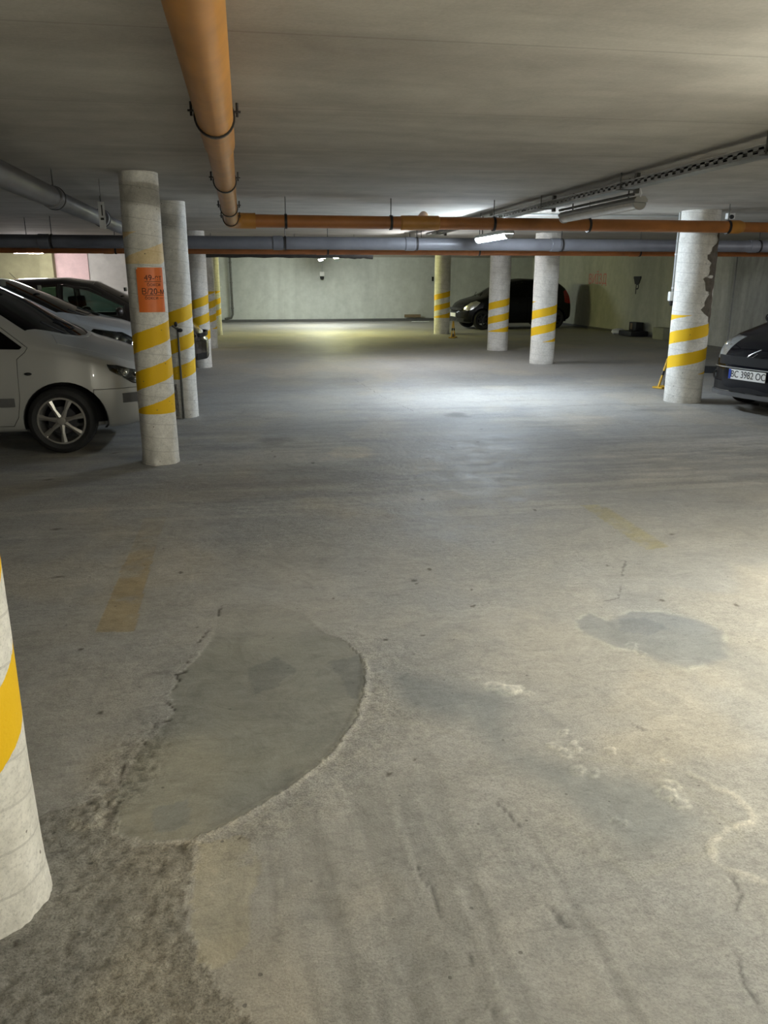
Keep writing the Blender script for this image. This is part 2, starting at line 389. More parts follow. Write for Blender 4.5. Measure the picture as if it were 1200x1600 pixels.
def build_floor():
    xs = axis_steps([(-9.2, .4), (-3.4, .05), (-1.0, .010), (2.3, .03), (6, .15), (11.0, .4)])
    ys = list(axis_steps([(-6.2, .4), (.9, .010), (3.6, .01)]))
    while ys[-1] < 12: ys.append(ys[-1] + .010*(ys[-1]/3.6)**2)
    ys = np.concatenate([ys, axis_steps([(ys[-1]+.15, .15), (30.7, .15)])])
    nx, ny = len(xs), len(ys)
    X, Y = np.meshgrid(xs, ys)
    w1 = (fbm(X, Y, 7, 4)-.5)*.10; w2 = (fbm(X+40, Y+9, 7, 4)-.5)*.10
    w3 = (fbm(X, Y, 40, 3)-.5)*.018; w4 = (fbm(X+7, Y+3, 40, 3)-.5)*.018
    xw, yw = X+w1*.6+w3, Y+w2*.6+w4
    T = np.ones((ny, nx, 3)); G = .38+.35*(fbm(X, Y, 1.7, 4)-.5)*2; Z = np.zeros((ny, nx))
    def mul(mask, col):
        for k in range(3): T[..., k] *= 1+mask*(col[k]-1)
    big = fbm(X+3, Y+8, .55, 5); mul(smooth(.52, .66, big), (.86, .87, .89))
    mul(smooth(.55, .7, fbm(X+31, Y*.8+2, 1.3, 5)), (1.12, 1.08, 1.01))
    # cross scratches of the float across the lane further out
    st = fbm(X*.7, Y*5, 1.2, 5); mul(smooth(.5, .66, st)*smooth(4.3, 5.5, Y)*(1-smooth(9, 14, Y)), (.86, .87, .88))
    st2 = fbm(X*.6+9, Y*8, 1.1, 5); mul(smooth(.58, .60, st2)*smooth(4.4, 5.2, Y)*(1-smooth(7.5, 9.5, Y)), (1.18, 1.17, 1.15))
    # smooth repair patch
    p = inside(PATCH, X+w3, Y+w4).astype(float); p = p*(1-.75*smooth(3.05, 3.5, Y+w1*3))
    mul(p, (.78, .795, .76)); G = G*(1-p)+p*.04; Z -= p*.001
    mul(smooth(.50, .56, fbm(X+5, Y+5, 3, 4))*p, (.93, .93, .94))
    db = inside([(-.06, 2.95), (.05, 3.05), (.13, 2.93), (.06, 2.78), (-.04, 2.72)], xw, yw); mul(db*1., (.80, .81, .84))
    db = inside([(.27, 2.95), (.38, 3.0), (.41, 2.78), (.33, 2.62)], xw, yw); mul(db*1., (.82, .83, .86))
    db = inside([(-.35, 2.1), (-.25, 2.12), (-.22, 2.0), (-.32, 1.98)], xw, yw); mul(db*1., (.86, .90, .98))
    # gravelly broken ground by the near column
    g = inside(GRAVEL, xw, yw).astype(float)
    mul(g, (.76, .75, .72)); G = G*(1-g)+g*1.0
    gz = fbm(X, Y, 62, 3); Z += g*(gz-.55)*.012
    mul(g*smooth(.38, .24, gz), (.62, .6, .58))
    # crumbs along the crack
    dc = dist(CRACK, xw, yw); near = smooth(.16, .03, dc)*smooth(2.75, 2.3, Y); G = np.clip(G+near*.8, 0, 1)
    mul(near*smooth(.45, .35, gz), (.6, .6, .6)); Z += near*(gz-.5)*.014
    d = dist(CRACK, X+w3*.5, Y+w4*.5); cw = .002+.006*fbm(X, Y, 14, 2)**1.5
    ck = smooth(1.5, .6, d/cw)*smooth(.36, .50, fbm(X+77, Y, 16, 2)); mul(ck, (.22, .2, .18)); Z -= ck*.003
    # pale ridge round the patch
    d = dist(RIDGE, X+w3, Y+w4); rw = .010+.014*fbm(X, Y, 12, 3)
    rk = smooth(1.4, .5, d/rw); mul(rk*smooth(.3, .5, fbm(X, Y, 60, 2)), (1.30, 1.29, 1.25)); Z += rk*.004
    outer = smooth(.30, .02, dist(RIDGE, xw, yw))*(1-p)*(1-g); G = np.clip(G+outer*.7, 0, 1); mul(outer*smooth(.42, .6, fbm(X, Y, 45, 3)), (1.14, 1.13, 1.10))
    # bluish skim patches with pale rims
    for poly, col, rim in ((BLUE, (.74, .78, .84), 1.30), (DARKB, (.74, .78, .82), 1.0)):
        q = smooth(-.02, .03, np.where(inside(poly, xw, yw), 1, -1)*dist(poly, xw, yw, True) if poly is BLUE else (np.where(inside(poly, xw, yw), 1, -1)*dist(poly, xw, yw, True)-.06)*.35)*smooth(.28, .45, fbm(X, Y, 6, 3)+.1)
        mul(q, col); G = G*(1-q*.6)
        d = dist(poly, xw, yw, True); mul(smooth(.018, .004, d)*smooth(.35, .55, fbm(X, Y, 10, 3)), (rim, rim, rim*.97))
    q = inside([(1.60, 3.15), (1.75, 3.14), (1.8, 3.02), (1.68, 2.95), (1.58, 3.03)], xw, yw)*1.; mul(q, (.84, .85, .88))
    # loose pale scabs
    for (cx, cy, r) in ((.87, 2.63, .05), (.90, 2.60, .055), (.93, 2.60, .04), (.993, 2.293, .022), (.93, 2.212, .02), (.962, 2.169, .026), (1.011, 2.206, .026), (.972, 2.059, .030), (1.018, 2.041, .024), (1.116, 2.162, .02), (1.186, 1.907, .036), (1.229, 1.948, .034), (1.20, 1.858, .030), (1.007, 1.816, .022), (1.556, 2.869, .028), (1.554, 2.808, .024), (-.52, 2.07, .05), (.98, 2.56, .03)):
        dd = np.hypot(xw-cx, (yw-cy))+w3*2
        mul(smooth(.35, .05, abs(dd/r-.8)), (1.38, 1.37, 1.33)); Z += smooth(1.1, .7, dd/r)*.004
    # broken ridge on the right
    d = dist(RIGHTP, X+w3+w1*.2, Y+w4); rk = smooth(.017, .004, d)*smooth(.25, .45, fbm(X, Y, 20, 2)); mul(rk, (1.33, 1.31, 1.26)); Z += rk*.003
    wide = smooth(.10, .0, dist(RIGHTP[2:7], xw, yw)); mul(wide*.6, (1.16, 1.15, 1.12))
    # rough scraped strip across the lane
    sc_ = smooth(.75, .15, abs(Y-5.65-.15*X+w1*4))*smooth(.3, 1.0, X)*smooth(.52, .60, fbm(X*1.2, Y*7, 2.2, 4)); mul(sc_, (1.22, 1.2, 1.16))
    # fine hairline cracks
    for ln in ([(1.20, 1.62), (1.17, 1.5), (1.06, 1.35), (1.02, 1.2)], [(.66, 1.95), (.70, 1.83), (.66, 1.6), (.70, 1.45)], [(1.24, 2.36), (1.35, 2.2), (1.36, 2.1)], [(1.6, 12.5), (1.75, 10.2), (1.9, 9.2)], [(.35, 1.9), (.40, 1.6), (.46, 1.25)], [(2.0, 3.9), (1.75, 3.4), (1.6, 3.35)]):
        d = dist(ln, xw, yw); ck = smooth(.007, .002, d)*smooth(.38, .5, fbm(X+3, Y, 10, 2)); mul(ck, (.5, .5, .5)); Z -= ck*.002
    # long drag marks towards the camera
    dm = fbm(X*22+Y*1.2, Y*.8, 1.0, 3); reg = smooth(-.1, .02, X)*(1-smooth(.7, 1.1, X))*(1-smooth(1.9, 2.5, Y))
    mul(smooth(.52, .66, dm)*reg, (.86, .86, .86)); Z -= smooth(.56, .64, dm)*reg*.0012
    # worn bay lines
    wear = .35+.65*smooth(.26, .52, fbm(X, Y, 9, 4))
    q = inside(STRL, X+w3*.4, Y+w4*.4)*wear*(1-.65*smooth(4.1, 4.9, Y)); mul(q, (.98, .84, .60)); G *= (1-q*.4)
    q = inside(STRR, X+w3*.4, Y+w4*.4)*wear; mul(q*.8, (1.0, .93, .60))
    q = inside(PALE, xw, yw)*1.; q *= smooth(.30, .55, fbm(X+2, Y, 13, 4)+.12); mul(q, (1.07, 1.04, .93)); G *= (1-q*.5)
    # pale wipe and stain further out
    for (cx, cy, rx, ry, col) in ((.95, 5.2, .35, .25, (1.08, 1.12, 1.2)), (1.1, 4.75, .2, .35, (1.04, 1.08, 1.16)), (.877, 7.05, .22, .30, (1.25, 1.19, 1.05)), (2.35, 8.85, .16, .2, (.55, .55, .55)), (.2, 7.6, .18, .2, (.7, .7, .7)), (-.2, 5.9, .9, .4, (.93, .90, .87)), (.3, 6.4, .5, .14, (.85, .85, .85))):
        mul(smooth(1.2, .5, np.hypot((xw-cx)/rx, (yw-cy)/ry)+(fbm(X, Y, 6, 3)-.5)), col)
    # tyre darkening down the driving lane
    for cx in (1.2, 3.0):
        mul(smooth(.35, .0, abs(X-cx+.3*np.sin(Y*.4)))*smooth(5, 9, Y)*.6*fbm(X*2, Y*.5, 2, 3), (.8, .8, .82))
    # small dark crumbs
    for _ in range(70):
        cx, cy = rng.uniform(-2.5, 3), rng.uniform(1.3, 8); r = rng.uniform(.004, .014)*(.6+cy*.12)
        sl = (abs(X-cx) < .08) & (abs(Y-cy) < .08)
        m_ = smooth(1.2, .8, np.hypot(X-cx, (Y-cy)*.8)/r)*sl; mul(m_, (.35, .33, .3))
    Z += (fbm(X, Y, 2.1, 4)-.5)*.006*(Y < 14) + (fbm(X, Y, 22, 3)-.5)*.003*(1-p)*(Y < 8)
    Z -= .004
    co = np.stack([X, Y, Z], -1).reshape(-1, 3).astype(np.float32)
    idx = np.arange(nx*ny).reshape(ny, nx)
    f = np.stack([idx[:-1, :-1], idx[:-1, 1:], idx[1:, 1:], idx[1:, :-1]], -1).reshape(-1, 4)
    me = bpy.data.meshes.new('floor'); me.vertices.add(len(co)); me.vertices.foreach_set('co', co.ravel())
    me.loops.add(f.size); me.loops.foreach_set('vertex_index', f.ravel().astype(np.int32))
    me.polygons.add(len(f)); me.polygons.foreach_set('loop_start', np.arange(0, f.size, 4, dtype=np.int32))
    me.polygons.foreach_set('loop_total', np.full(len(f), 4, np.int32)); me.update()
    a = me.attributes.new('tint', 'FLOAT_COLOR', 'POINT')
    col = np.concatenate([T, np.clip(G, 0, 1)[..., None]], -1).reshape(-1, 4).astype(np.float32)
    a.data.foreach_set('color', col.ravel())
    me.polygons.foreach_set('use_smooth', [True]*len(f))
    return struct(link('floor', me, M['floor']))
build_floor()

# ------------------------------------------------------------------ shell of the garage
def slab(name, m, lo, hi):
    bm = B(); box(bm, [(a+b)/2 for a, b in zip(lo, hi)], [b-a for a, b in zip(lo, hi)])
    return struct(obj(name, bm, m, None, None))
slab('ceiling', M['ceiling'], (-9.4, -6.4, CEIL), (11.2, 30.9, CEIL+.25))
slab('wall_back', M['wall_back'], (-1.15, 30.5, -.05), (11.2, 30.8, CEIL))
slab('wall_right', M['wall'], (10.85, 18.3, -.05), (11.15, 30.5, CEIL))
slab('wall_rear', M['wall_grey'], (-9.4, -6.4, -.05), (11.2, -6.1, CEIL))
slab('wall_left', M['wall_grey'], (-9.4, -6.1, -.05), (-9.1, 20.6, CEIL))
slab('wall_bay_end', M['wall_white'], (-9.1, 20.6, -.05), (-1.15, 20.9, CEIL))
slab('wall_bay_side', M['wall_white'], (-1.45, 20.9, -.05), (-1.15, 30.8, CEIL))
# nearer part of the right hand wall: bare concrete with vertical board ribs
bm = B(); box(bm, (11.0, 6.1, CEIL/2-.025), (.3, 24.4, CEIL+.05))
for y in np.arange(6.3, 18.2, 1.35): box(bm, (10.84, y, CEIL/2), (.03, .10, CEIL))
struct(obj('wall_right_near', bm, M['wall_grey'], None, None))
# bay end wall: pink painted field, olive field coloured for yellowish light, pier
slab('trim_pink_field', M['wall_pink'], (-4.42, 20.57, 0), (-3.68, 20.6, CEIL))
slab('trim_olive_field', M['wall_olive'], (-9.1, 20.5, 0), (-4.72, 20.6, CEIL))
slab('trim_pier', M['wall_olive'], (-4.72, 20.3, 0), (-4.42, 20.6, CEIL))
bm = B(); box(bm, (4.85, 30.46, .045), (12.0, .08, .09)); struct(obj('baseboard_back', bm, M['dark_plastic'], None, None))
bm = B(); box(bm, (10.82, 24.4, .03), (.05, 12.1, .06)); struct(obj('baseboard_right', bm, M['dark_plastic'], None, None))

# ------------------------------------------------------------------ columns
def column(x, y, r, zr, label, zlo=.43, zhi=1.18, faded=None, glue=None, flare=0., group='striped round columns', p=.30, lead=1):
    seg, rows = 72, 60
    bm = B(); rings = []
    random.seed(int(abs(x*100)+abs(y*10)))
    for j in range(rows+1):
        z = CEIL*(j/rows)**1.25; ring = []
        for k in range(seg):
            t = 2*PI*k/seg
            w = .0022*math.sin(3*t+z*2+x)+.0016*math.sin(7*t-z*9+y)
            f = flare*math.exp(-z/.05)*(1+.5*math.sin(5*t)+.4*math.sin(11*t+2)) + random.uniform(-1, 1)*.004*math.exp(-z/.06)
            rr = r+w+f; ring.append(bm.verts.new((rr*math.cos(t), rr*math.sin(t), z-(.012 if j == 0 else 0))))
        rings.append(ring)
    for j in range(rows):
        for k in range(seg): bm.faces.new((rings[j][k], rings[j][(k+1) % seg], rings[j+1][(k+1) % seg], rings[j+1][k]))
    bm.faces.new(rings[0][::-1]); bm.faces.new(rings[-1])
    al = -2*PI*zr/p/lead
    if glue: glue = (glue[0]-0, glue[1]-0, glue[2], glue[3])
    o = obj('column', bm, column_mat('column_paint', zlo, zhi, faded, None, p, lead), None, 60)
    o.location = (x, y, 0); o.rotation_euler = (0, 0, al)
    tag(o, label, 'column', group); return o
column(-.737, 1.79, .160, .575, 'nearest column, cut off by the left picture edge, with thick yellow bands and a crumbling plaster foot', zlo=.33, zhi=1.4, flare=.007, p=.352, lead=2)
colA = column(-.795, 6.90, .150, 1.12, 'slim yellow-banded column that carries the orange paper notice', zhi=1.21, faded=(1.62, 1.86), flare=.006)
column(-.757, 9.30, .146, 1.19, 'yellow-banded column just behind the one with the orange notice, standpipe at its side', zhi=1.25)
column(-.83, 14.70, .155, .89, 'third yellow-banded column of the left row, behind the one with the standpipe', zhi=1.25)
column(-.86, 18.9, .15, 1.02, 'narrow column almost hidden, wedged between the third and the glowing last one of the left row', zhi=1.25)
column(-.87, 23.4, .135, .97, 'last column of the left row, lit yellow-green by the far lamps', zhi=1.2)
column(5.475, 9.47, .228, .95, 'thick yellow-banded column beside the black car, conduit and socket on its left edge and a brown scar on its right', zlo=.36, zhi=1.08)
column(5.39, 14.39, .222, 1.02, 'thick column in front of the tail half of the black hatchback', zlo=.40, zhi=1.12)
column(5.44, 17.32, .225, 1.08, 'thick column in front of the middle of the black hatchback', zlo=.40, zhi=1.12)
column(5.51, 22.95, .225, 1.15, 'thick column at the nose of the black hatchback, lit yellow-green on its left', zlo=.45, zhi=1.2)

def on_col(cx, cy, r, a0, a1, z0, z1, th=.002, n=14):
    """thin sheet bent round a column"""
    bm = B(); g = []
    for i in range(n+1):
        a = a0+(a1-a0)*i/n
        g.append([bm.verts.new((cx+q*math.cos(a), cy+q*math.sin(a), z)) for q, z in ((r, z0), (r+th, z0), (r+th, z1), (r, z1))])
    for i in range(n):
        for k in range(4): bm.faces.new((g[i][k], g[i][(k+1) % 4], g[i+1][(k+1) % 4], g[i+1][k]))
    bm.faces.new(g[0]); bm.faces.new(g[-1][::-1])
    return bm
def bend(me, cx, cy, r, amid, zmid):
    for v in me.vertices:
        a = amid+v.co.x/r; q = r+.0005+v.co.z
        v.co = Vector((cx+q*math.cos(a), cy+q*math.sin(a), zmid+v.co.y))
    return me
# orange notice on the second column
A0 = math.radians(-71)
sg = obj('notice', on_col(-.795, 6.9, .1535, A0-.72, A0+.72, 1.25, 1.592), M['orange_sign'], None, 40)
tag(sg, 'orange paper notice with dark printed lines wrapped on a slim column', 'sign')
for txt, size, dx, z in (('49-ет', .062, .02, 1.512), ('бокси', .040, .022, 1.462), ('В/20-м', .066, .018, 1.408), ('бокси —', .038, .02, 1.360)):
    me = bend(text_mesh(txt, size, .0006), -.795, 6.9, .1558, A0+dx/.155, z); link('lettering', me, M['ink'], sg)
for dx, z, w in ((.02, 1.483, .14), (.018, 1.378, .17)):
    am = A0+dx/.155
    obj('lettering', on_col(-.795, 6.9, .1556, am-w/.31, am+w/.31, z, z+.004, .0008, 8), M['ink'], sg)
bm = B(); ellipsoid(bm, (-.795+.157*math.cos(A0-.68), 6.9+.157*math.sin(A0-.68), 1.585), (.006, .006, .006), 10); obj('pin', bm, M['white_plastic'], sg)
# brown scar of bare mortar on the thick right column: thin irregular skin
def scar():
    bm = B(); rnd = random.Random(3); n = 26; rows = []
    for i in range(n+1):
        z = .92+(2.10-.92)*i/n; q = (z-.92)/1.18
        lo = math.radians(-72+9*math.sin(i*.9)+6*math.sin(i*2.3)-22*q*(1-q)*2+30*max(0, q-.72)*3)
        hi = math.radians(-44+5*math.sin(i*1.7+1)+6*math.sin(i*.5)+10*q)
        if i < 4: lo = hi-math.radians(6+5*i)
        if hi-lo < .1: hi = lo+.1
        w = [lo+(hi-lo)*k/6 for k in range(7)]
        rows.append([bm.verts.new((5.475+.2325*math.cos(a), 9.47+.2325*math.sin(a), z)) for a in w])
    for i in range(n):
        for k in range(6): bm.faces.new((rows[i][k], rows[i][k+1], rows[i+1][k+1], rows[i+1][k]))
    r = bmesh.ops.solidify(bm, geom=bm.faces[:], thickness=.004)
    return bm
o = obj('mortar_scar', scar(), simple('brown_mortar', (.30, .26, .21), .9, var=.35, scale=20), None, 40)
tag(o, 'long brown mortar patch down the right flank of the foremost thick column', 'mortar patch')
# conduit and socket on the left of that column
t = thing('conduit_socket', 'grey conduit with a small socket on the left edge of the scarred thick column', 'socket', (5.262, 9.59, 0))
bm = B(); tube(bm, [(0, 0, 1.36), (0, 0, 2.29)], .012, 12); obj('conduit', bm, M['conduit'], t)
bm = B(); tube(bm, [(.03, .01, 1.3), (.03, .01, 2.29)], .006, 8); obj('cable', bm, M['black_plastic'], t)
for z in (1.40, 1.80, 2.15): bm = B(); clampring(bm, (0, 0, z), .012, 'Z', .01, .006); obj('conduit_clip', bm, M['white_plastic'], t)
bm = B(); box(bm, (-.005, 0, 1.30), (.075, .06, .11)); obj('socket_box', bm, M['white_plastic'], t, bevel=.008)
bm = B(); lathe(bm, [(.026, 1.245), (.03, 1.235), (.022, 1.195), (.012, 1.185)], 'Z', 16); obj('plug', bm, M['black_plastic'], t)
# standpipe with tap at the third column
t = thing('standpipe', 'dark thin standpipe with a black tap handle fixed to a yellow-banded column', 'pipe', (-.765, 9.145, 0))
bm = B(); tube(bm, [(.0, -.02, 0), (.0, -.02, 1.0)], .011, 12); tube(bm, [(0, -.02, .98), (-.06, -.02, 1.02)], .010, 10); obj('pipe', bm, M['steel_dark'], t)
bm = B(); ellipsoid(bm, (.025, -.04, .97), (.030, .02, .022), 14); ellipsoid(bm, (-.015, -.04, 1.035), (.018, .018, .028), 14); obj('tap_handle', bm, M['rubber'], t)
# crumpled film round the foot of that column
bm = B(); rnd = random.Random(5); rings = []
for j in range(15):
    z = .02+.36*j/14; ring = []
    for k in range(28):
        a = math.radians(150+100*k/27); q = .158+.028*rnd.random()*(.4+j/14)
        ring.append(bm.verts.new((-.757+q*math.cos(a), 9.3+q*math.sin(a), z+rnd.uniform(-.006, .006))))
    rings.append(ring)
for j in range(14):
    for k in range(27): bm.faces.new((rings[j][k], rings[j][k+1], rings[j+1][k+1], rings[j+1][k]))
bmesh.ops.solidify(bm, geom=bm.faces[:], thickness=.003)
tag(obj('plastic_film', bm, M['wrap'], None, 25), 'crumpled clear film tied round the foot of the column with the standpipe', 'film')

# ------------------------------------------------------------------ pipes
def arc(c, r, a0, a1, n, z):  # quarter bend in the horizontal plane
    return [(c[0]+r*math.cos(a0+(a1-a0)*i/n), c[1]+r*math.sin(a0+(a1-a0)*i/n), z) for i in range(n+1)]
def clamp_on(parent, x, y, z, r, axis, name='clamp', ears=True):
    bm = B(); clampring(bm, (x, y, z), r, axis, .013, .009)
    for s in (-1, 1):
        d = (s*(r+.018), 0, .02) if axis == 'Y' else (0, s*(r+.018), .02)
        if ears: box(bm, (x+d[0], y+d[1], z+d[2]), (.028, .022, .006))
        if ears: tube(bm, [(x+d[0], y+d[1], z), (x+d[0], y+d[1], z+.055)], .0055, 8)
    obj(name, bm, M['clamp'], parent)
    bm = B(); tube(bm, [(x, y, z+r), (x, y, CEIL)], .005, 8); obj('hanger_rod', bm, M['steel_dark'], parent)
t = thing('drain_pipe', 'big orange drain pipe that runs from overhead to an elbow and on across the garage', 'pipe', (0, 0, 0))
zp = 2.165; xp = -.082
def run(name, p0, p1, r, m, parent):
    bm = B(); v0, v1 = Vector(p0), Vector(p1); n = max(2, int((v1-v0).length/.4))
    pts = [v0.lerp(v1, i/n) for i in range(n+1)]
    tube(bm, pts, r, 28); return obj(name, bm, m, parent)
run('pipe_length', (xp, -3.0, zp), (xp-.02, 4.4, zp-.01), .077, M['orange'], t)
run('pipe_length', (xp-.02, 4.2, zp-.008), (xp-.04, 8.45, zp-.098), .068, M['orange'], t)
bm = B(); tube(bm, [(xp-.04, 8.32, zp-.098)]+[(xp-.04+.13-.13*math.cos(a), 8.45+.13*math.sin(a), zp-.098) for a in [PI/2*i/8 for i in range(9)]]+[(xp+.2, 8.58, zp-.098)], .076, 28)
obj('elbow', bm, M['orange'], t)
run('pipe_length', (xp+.09, 8.58, zp-.098), (1.95, 8.58, zp-.100), .063, M['orange_far'], t)
run('pipe_length', (1.95, 8.58, zp-.100), (4.1, 8.58, zp-.102), .063, M['orange_far'], t)
run('pipe_length', (4.1, 8.58, zp-.102), (5.45, 8.58, zp-.104), .063, M['orange_far'], t)
run('pipe_length', (5.45, 8.58, zp-.104), (7.9, 8.58, zp-.108), .054, M['orange_far'], t)
bm = B(); lathe(bm, [(.064, 5.30), (.072, 5.31), (.072, 5.42), (.056, 5.47)], 'X', 28, (0, 8.58, zp-.104)); obj('socket_collar', bm, M['orange'], t)
bm = B(); tube(bm, [(1.78, 8.58, zp-.100), (1.92, 9.05, zp-.03), (2.02, 9.4, zp+.03)], .052, 20); lathe(bm, [(.064, 1.60), (.073, 1.61), (.073, 2.0), (.064, 2.01)], 'X', 28, (0, 8.58, zp-.100)); obj('branch', bm, M['orange'], t)
for x in (.42, 1.5, 2.6, 3.66, 5.29): clamp_on(t, x, 8.58, zp-.098-.0012*x, .064, 'X', ears=False)
for y in (1.2, 3.73, 5.72, 7.35, 8.28): clamp_on(t, xp-.005*y, y, zp-(.0022*y if y < 4.3 else .008+.0212*(y-4.2)), .077 if y < 4.3 else .069, 'Y')
# grey waste pipe on the left
t = thing('waste_pipe', 'grey waste pipe hung below the ceiling over the silver cars', 'pipe')
run('pipe_length', (-1.36, 1.0, 2.10), (-1.40, 6.55, 2.09), .076, M['grey_pipe'], t)
run('pipe_length', (-1.40, 6.50, 2.09), (-1.42, 11.49, 2.075), .068, M['grey_pipe'], t)
for y in (4.83, 6.66, 8.75):
    bm = B(); lathe(bm, [(.070, -.05), (.083, -.045), (.083, .05), (.074, .06)], 'Y', 28, (-1.40, y, 2.09)); obj('coupling', bm, M['grey_pipe'], t)
    clamp_on(t, -1.40, y+.06, 2.09, .078, 'Y', ears=False)
# white tag hanging by the grey pipe
tg = thing('hanging_tag', 'narrow white tag with a dark bar hanging left of the slim column', 'tag', (-1.165, 7.35, 0))
tg.rotation_euler = (0, 0, math.radians(8))
bm = B(); box(bm, (0, 0, 2.015), (.052, .003, .215)); obj('card', bm, M['paper'], tg)
bm = B(); box(bm, (.003, -.003, 2.055), (.010, .002, .085)); box(bm, (.0, -.003, 1.988), (.026, .002, .018)); obj('bar_mark', bm, M['ink_black'], tg)
bm = B(); tube(bm, [(.0, 0, 2.122), (0, 0, CEIL)], .0015, 6); obj('string', bm, M['black_plastic'], tg)
# pipes across the garage
def cross_pipe(label, x0, x1, y, z, r, m, joints, name='cross_pipe'):
    t = thing(name, label, 'pipe', (0, y, z))
    xs_ = [x0]+joints+[x1]
    for a, b_ in zip(xs_[:-1], xs_[1:]): run('pipe_length', (a, 0, 0), (b_, 0, 0), r, m, t)
    for x in joints:
        bm = B(); lathe(bm, [(r, -.07), (r*1.1, -.065), (r*1.1, .065), (r, .07)], 'X', 24, (x, 0, 0)); obj('coupling', bm, m, t)
        bm = B(); clampring(bm, (x+.10, 0, 0), r, 'X', .012, .008); tube(bm, [(x+.1, 0, r), (x+.1, 0, CEIL-z)], .005, 8); obj('clamp', bm, M['clamp'], t)
    return t
cross_pipe('thick grey pipe crossing the whole garage behind the orange drain', -8.8, 10.8, 11.6, 1.985, .085, M['grey_pipe'], [-5.6, -2.6, .45, 2.3, 4.45, 7.6])
cross_pipe('dull orange pipe crossing the garage just below and behind the thick grey one', -8.8, 10.8, 12.25, 1.905, .052, M['orange_dull'], [-4.0, -1.9, 1.1, 3.4, 6.0, 9.2])
cross_pipe('thin pale pipe running high over the left cars between the cross pipes', -8.8, -1.0, 11.95, 2.03-.08, .02, M['conduit'], [-3.0])
t = thing('lagged_pipe', 'sagging black wrapped pipe with a ragged end in front of the back wall', 'pipe')
bm = B(); rnd = random.Random(2); n = 60
pts = [(-1.1+3.45*i/n, 15.4, 1.935+.004*math.sin(i*.7)) for i in range(n+1)]
tube(bm, pts, [.046+.006*rnd.random()+(.02*rnd.random() if i > n-8 else 0) for i in range(n+1)], 14); obj('wrapped_run', bm, M['dark_pipe'], t)
for x in (-.6, .9, 2.0): bm = B(); tube(bm, [(x, 15.4, 1.98), (x, 15.4, CEIL)], .005, 8); obj('hanger_rod', bm, M['steel_dark'], t)

# ------------------------------------------------------------------ cable tray
t = thing('cable_tray', 'perforated steel cable tray hung along the ceiling on the right', 'cable tray', (2.98, 0, 0))
def tray(y0, y1):
    """channel with perforated sides: slots are real openings"""
    bm = B(); zb, h, w, th = 2.180, .055, .10, .002
    n = int((y1-y0)/.10)
    box(bm, (0, (y0+y1)/2, zb), (w, y1-y0, th))
    for s in (-1, 1):
        box(bm, (s*w/2, (y0+y1)/2, zb+.006), (th, y1-y0, .014)); box(bm, (s*w/2, (y0+y1)/2, zb+h-.012), (th, y1-y0, .022))
        box(bm, (s*(w/2-.006), (y0+y1)/2, zb+h), (.012, y1-y0, th))
        for i in range(n+1): box(bm, (s*w/2, y0+(y1-y0)*i/n, zb+.028), (th, .055, .034))
    return bm
for a, b_ in ((.5, 4.32), (4.40, 8.6), (8.6, 13.4)): obj('tray_channel', tray(a, b_), M['steel'], t, None)
for y in (1.5, 3.0, 4.44, 6.28, 8.05, 10.2, 12.6):
    bm = B(); box(bm, (.075, y, 2.225), (.03, .04, .15)); box(bm, (0, y, 2.175), (.17, .04, .004)); box(bm, (-.06, y, 2.24), (.006, .012, .12)); obj('hanger', bm, M['steel_dark'], t, None)
for dx, z, r in ((-.02, 2.195, .010), (.01, 2.195, .012), (.03, 2.20, .008)):
    bm = B(); rnd = random.Random(int(z*1000)+int(dx*100))
    tube(bm, [(dx+rnd.uniform(-.006, .006), .5+.3*i, z+rnd.uniform(0, .008)) for i in range(43)], r, 8); obj('cable', bm, M['black_plastic'], t)
bm = B()
tube(bm, [(.16, .5, 2.278), (.16, 4.2, 2.278), (.16, 10.5, 2.278)], .012, 10)
obj('conduit', bm, M['conduit'], t)
bm = B(); tube(bm, [(.02, 4.6, 2.235), (.05, 4.52, 2.25), (.03, 4.43, 2.235), (.07, 4.4, 2.24)], .006, 8); obj('cable_tie', bm, M['white_plastic'], t)
# conduit across the ceiling, white clip lamp
bm = B(); tube(bm, [(3.2, 10.1, 2.283), (5.75, 10.1, 2.283), (5.90, 9.9, 2.265)], .011, 10); tube(bm, [(3.2, 9.98, 2.278), (5.75, 9.98, 2.278)], .008, 8)
tag(obj('ceiling_conduit', bm, M['conduit']), 'pale twin conduit across the ceiling above the orange drain', 'conduit')
t = thing('ceiling_sensor', 'small white bracket sensor on the ceiling right of the pale conduit', 'sensor', (6.03, 9.75, CEIL))
bm = B(); box(bm, (0, 0, -.035), (.10, .06, .07)); obj('bracket', bm, M['white_plastic'], t, bevel=.006)
bm = B(); ellipsoid(bm, (0, -.035, -.045), (.032, .02, .026), 16); obj('eye', bm, M['black_plastic'], t)

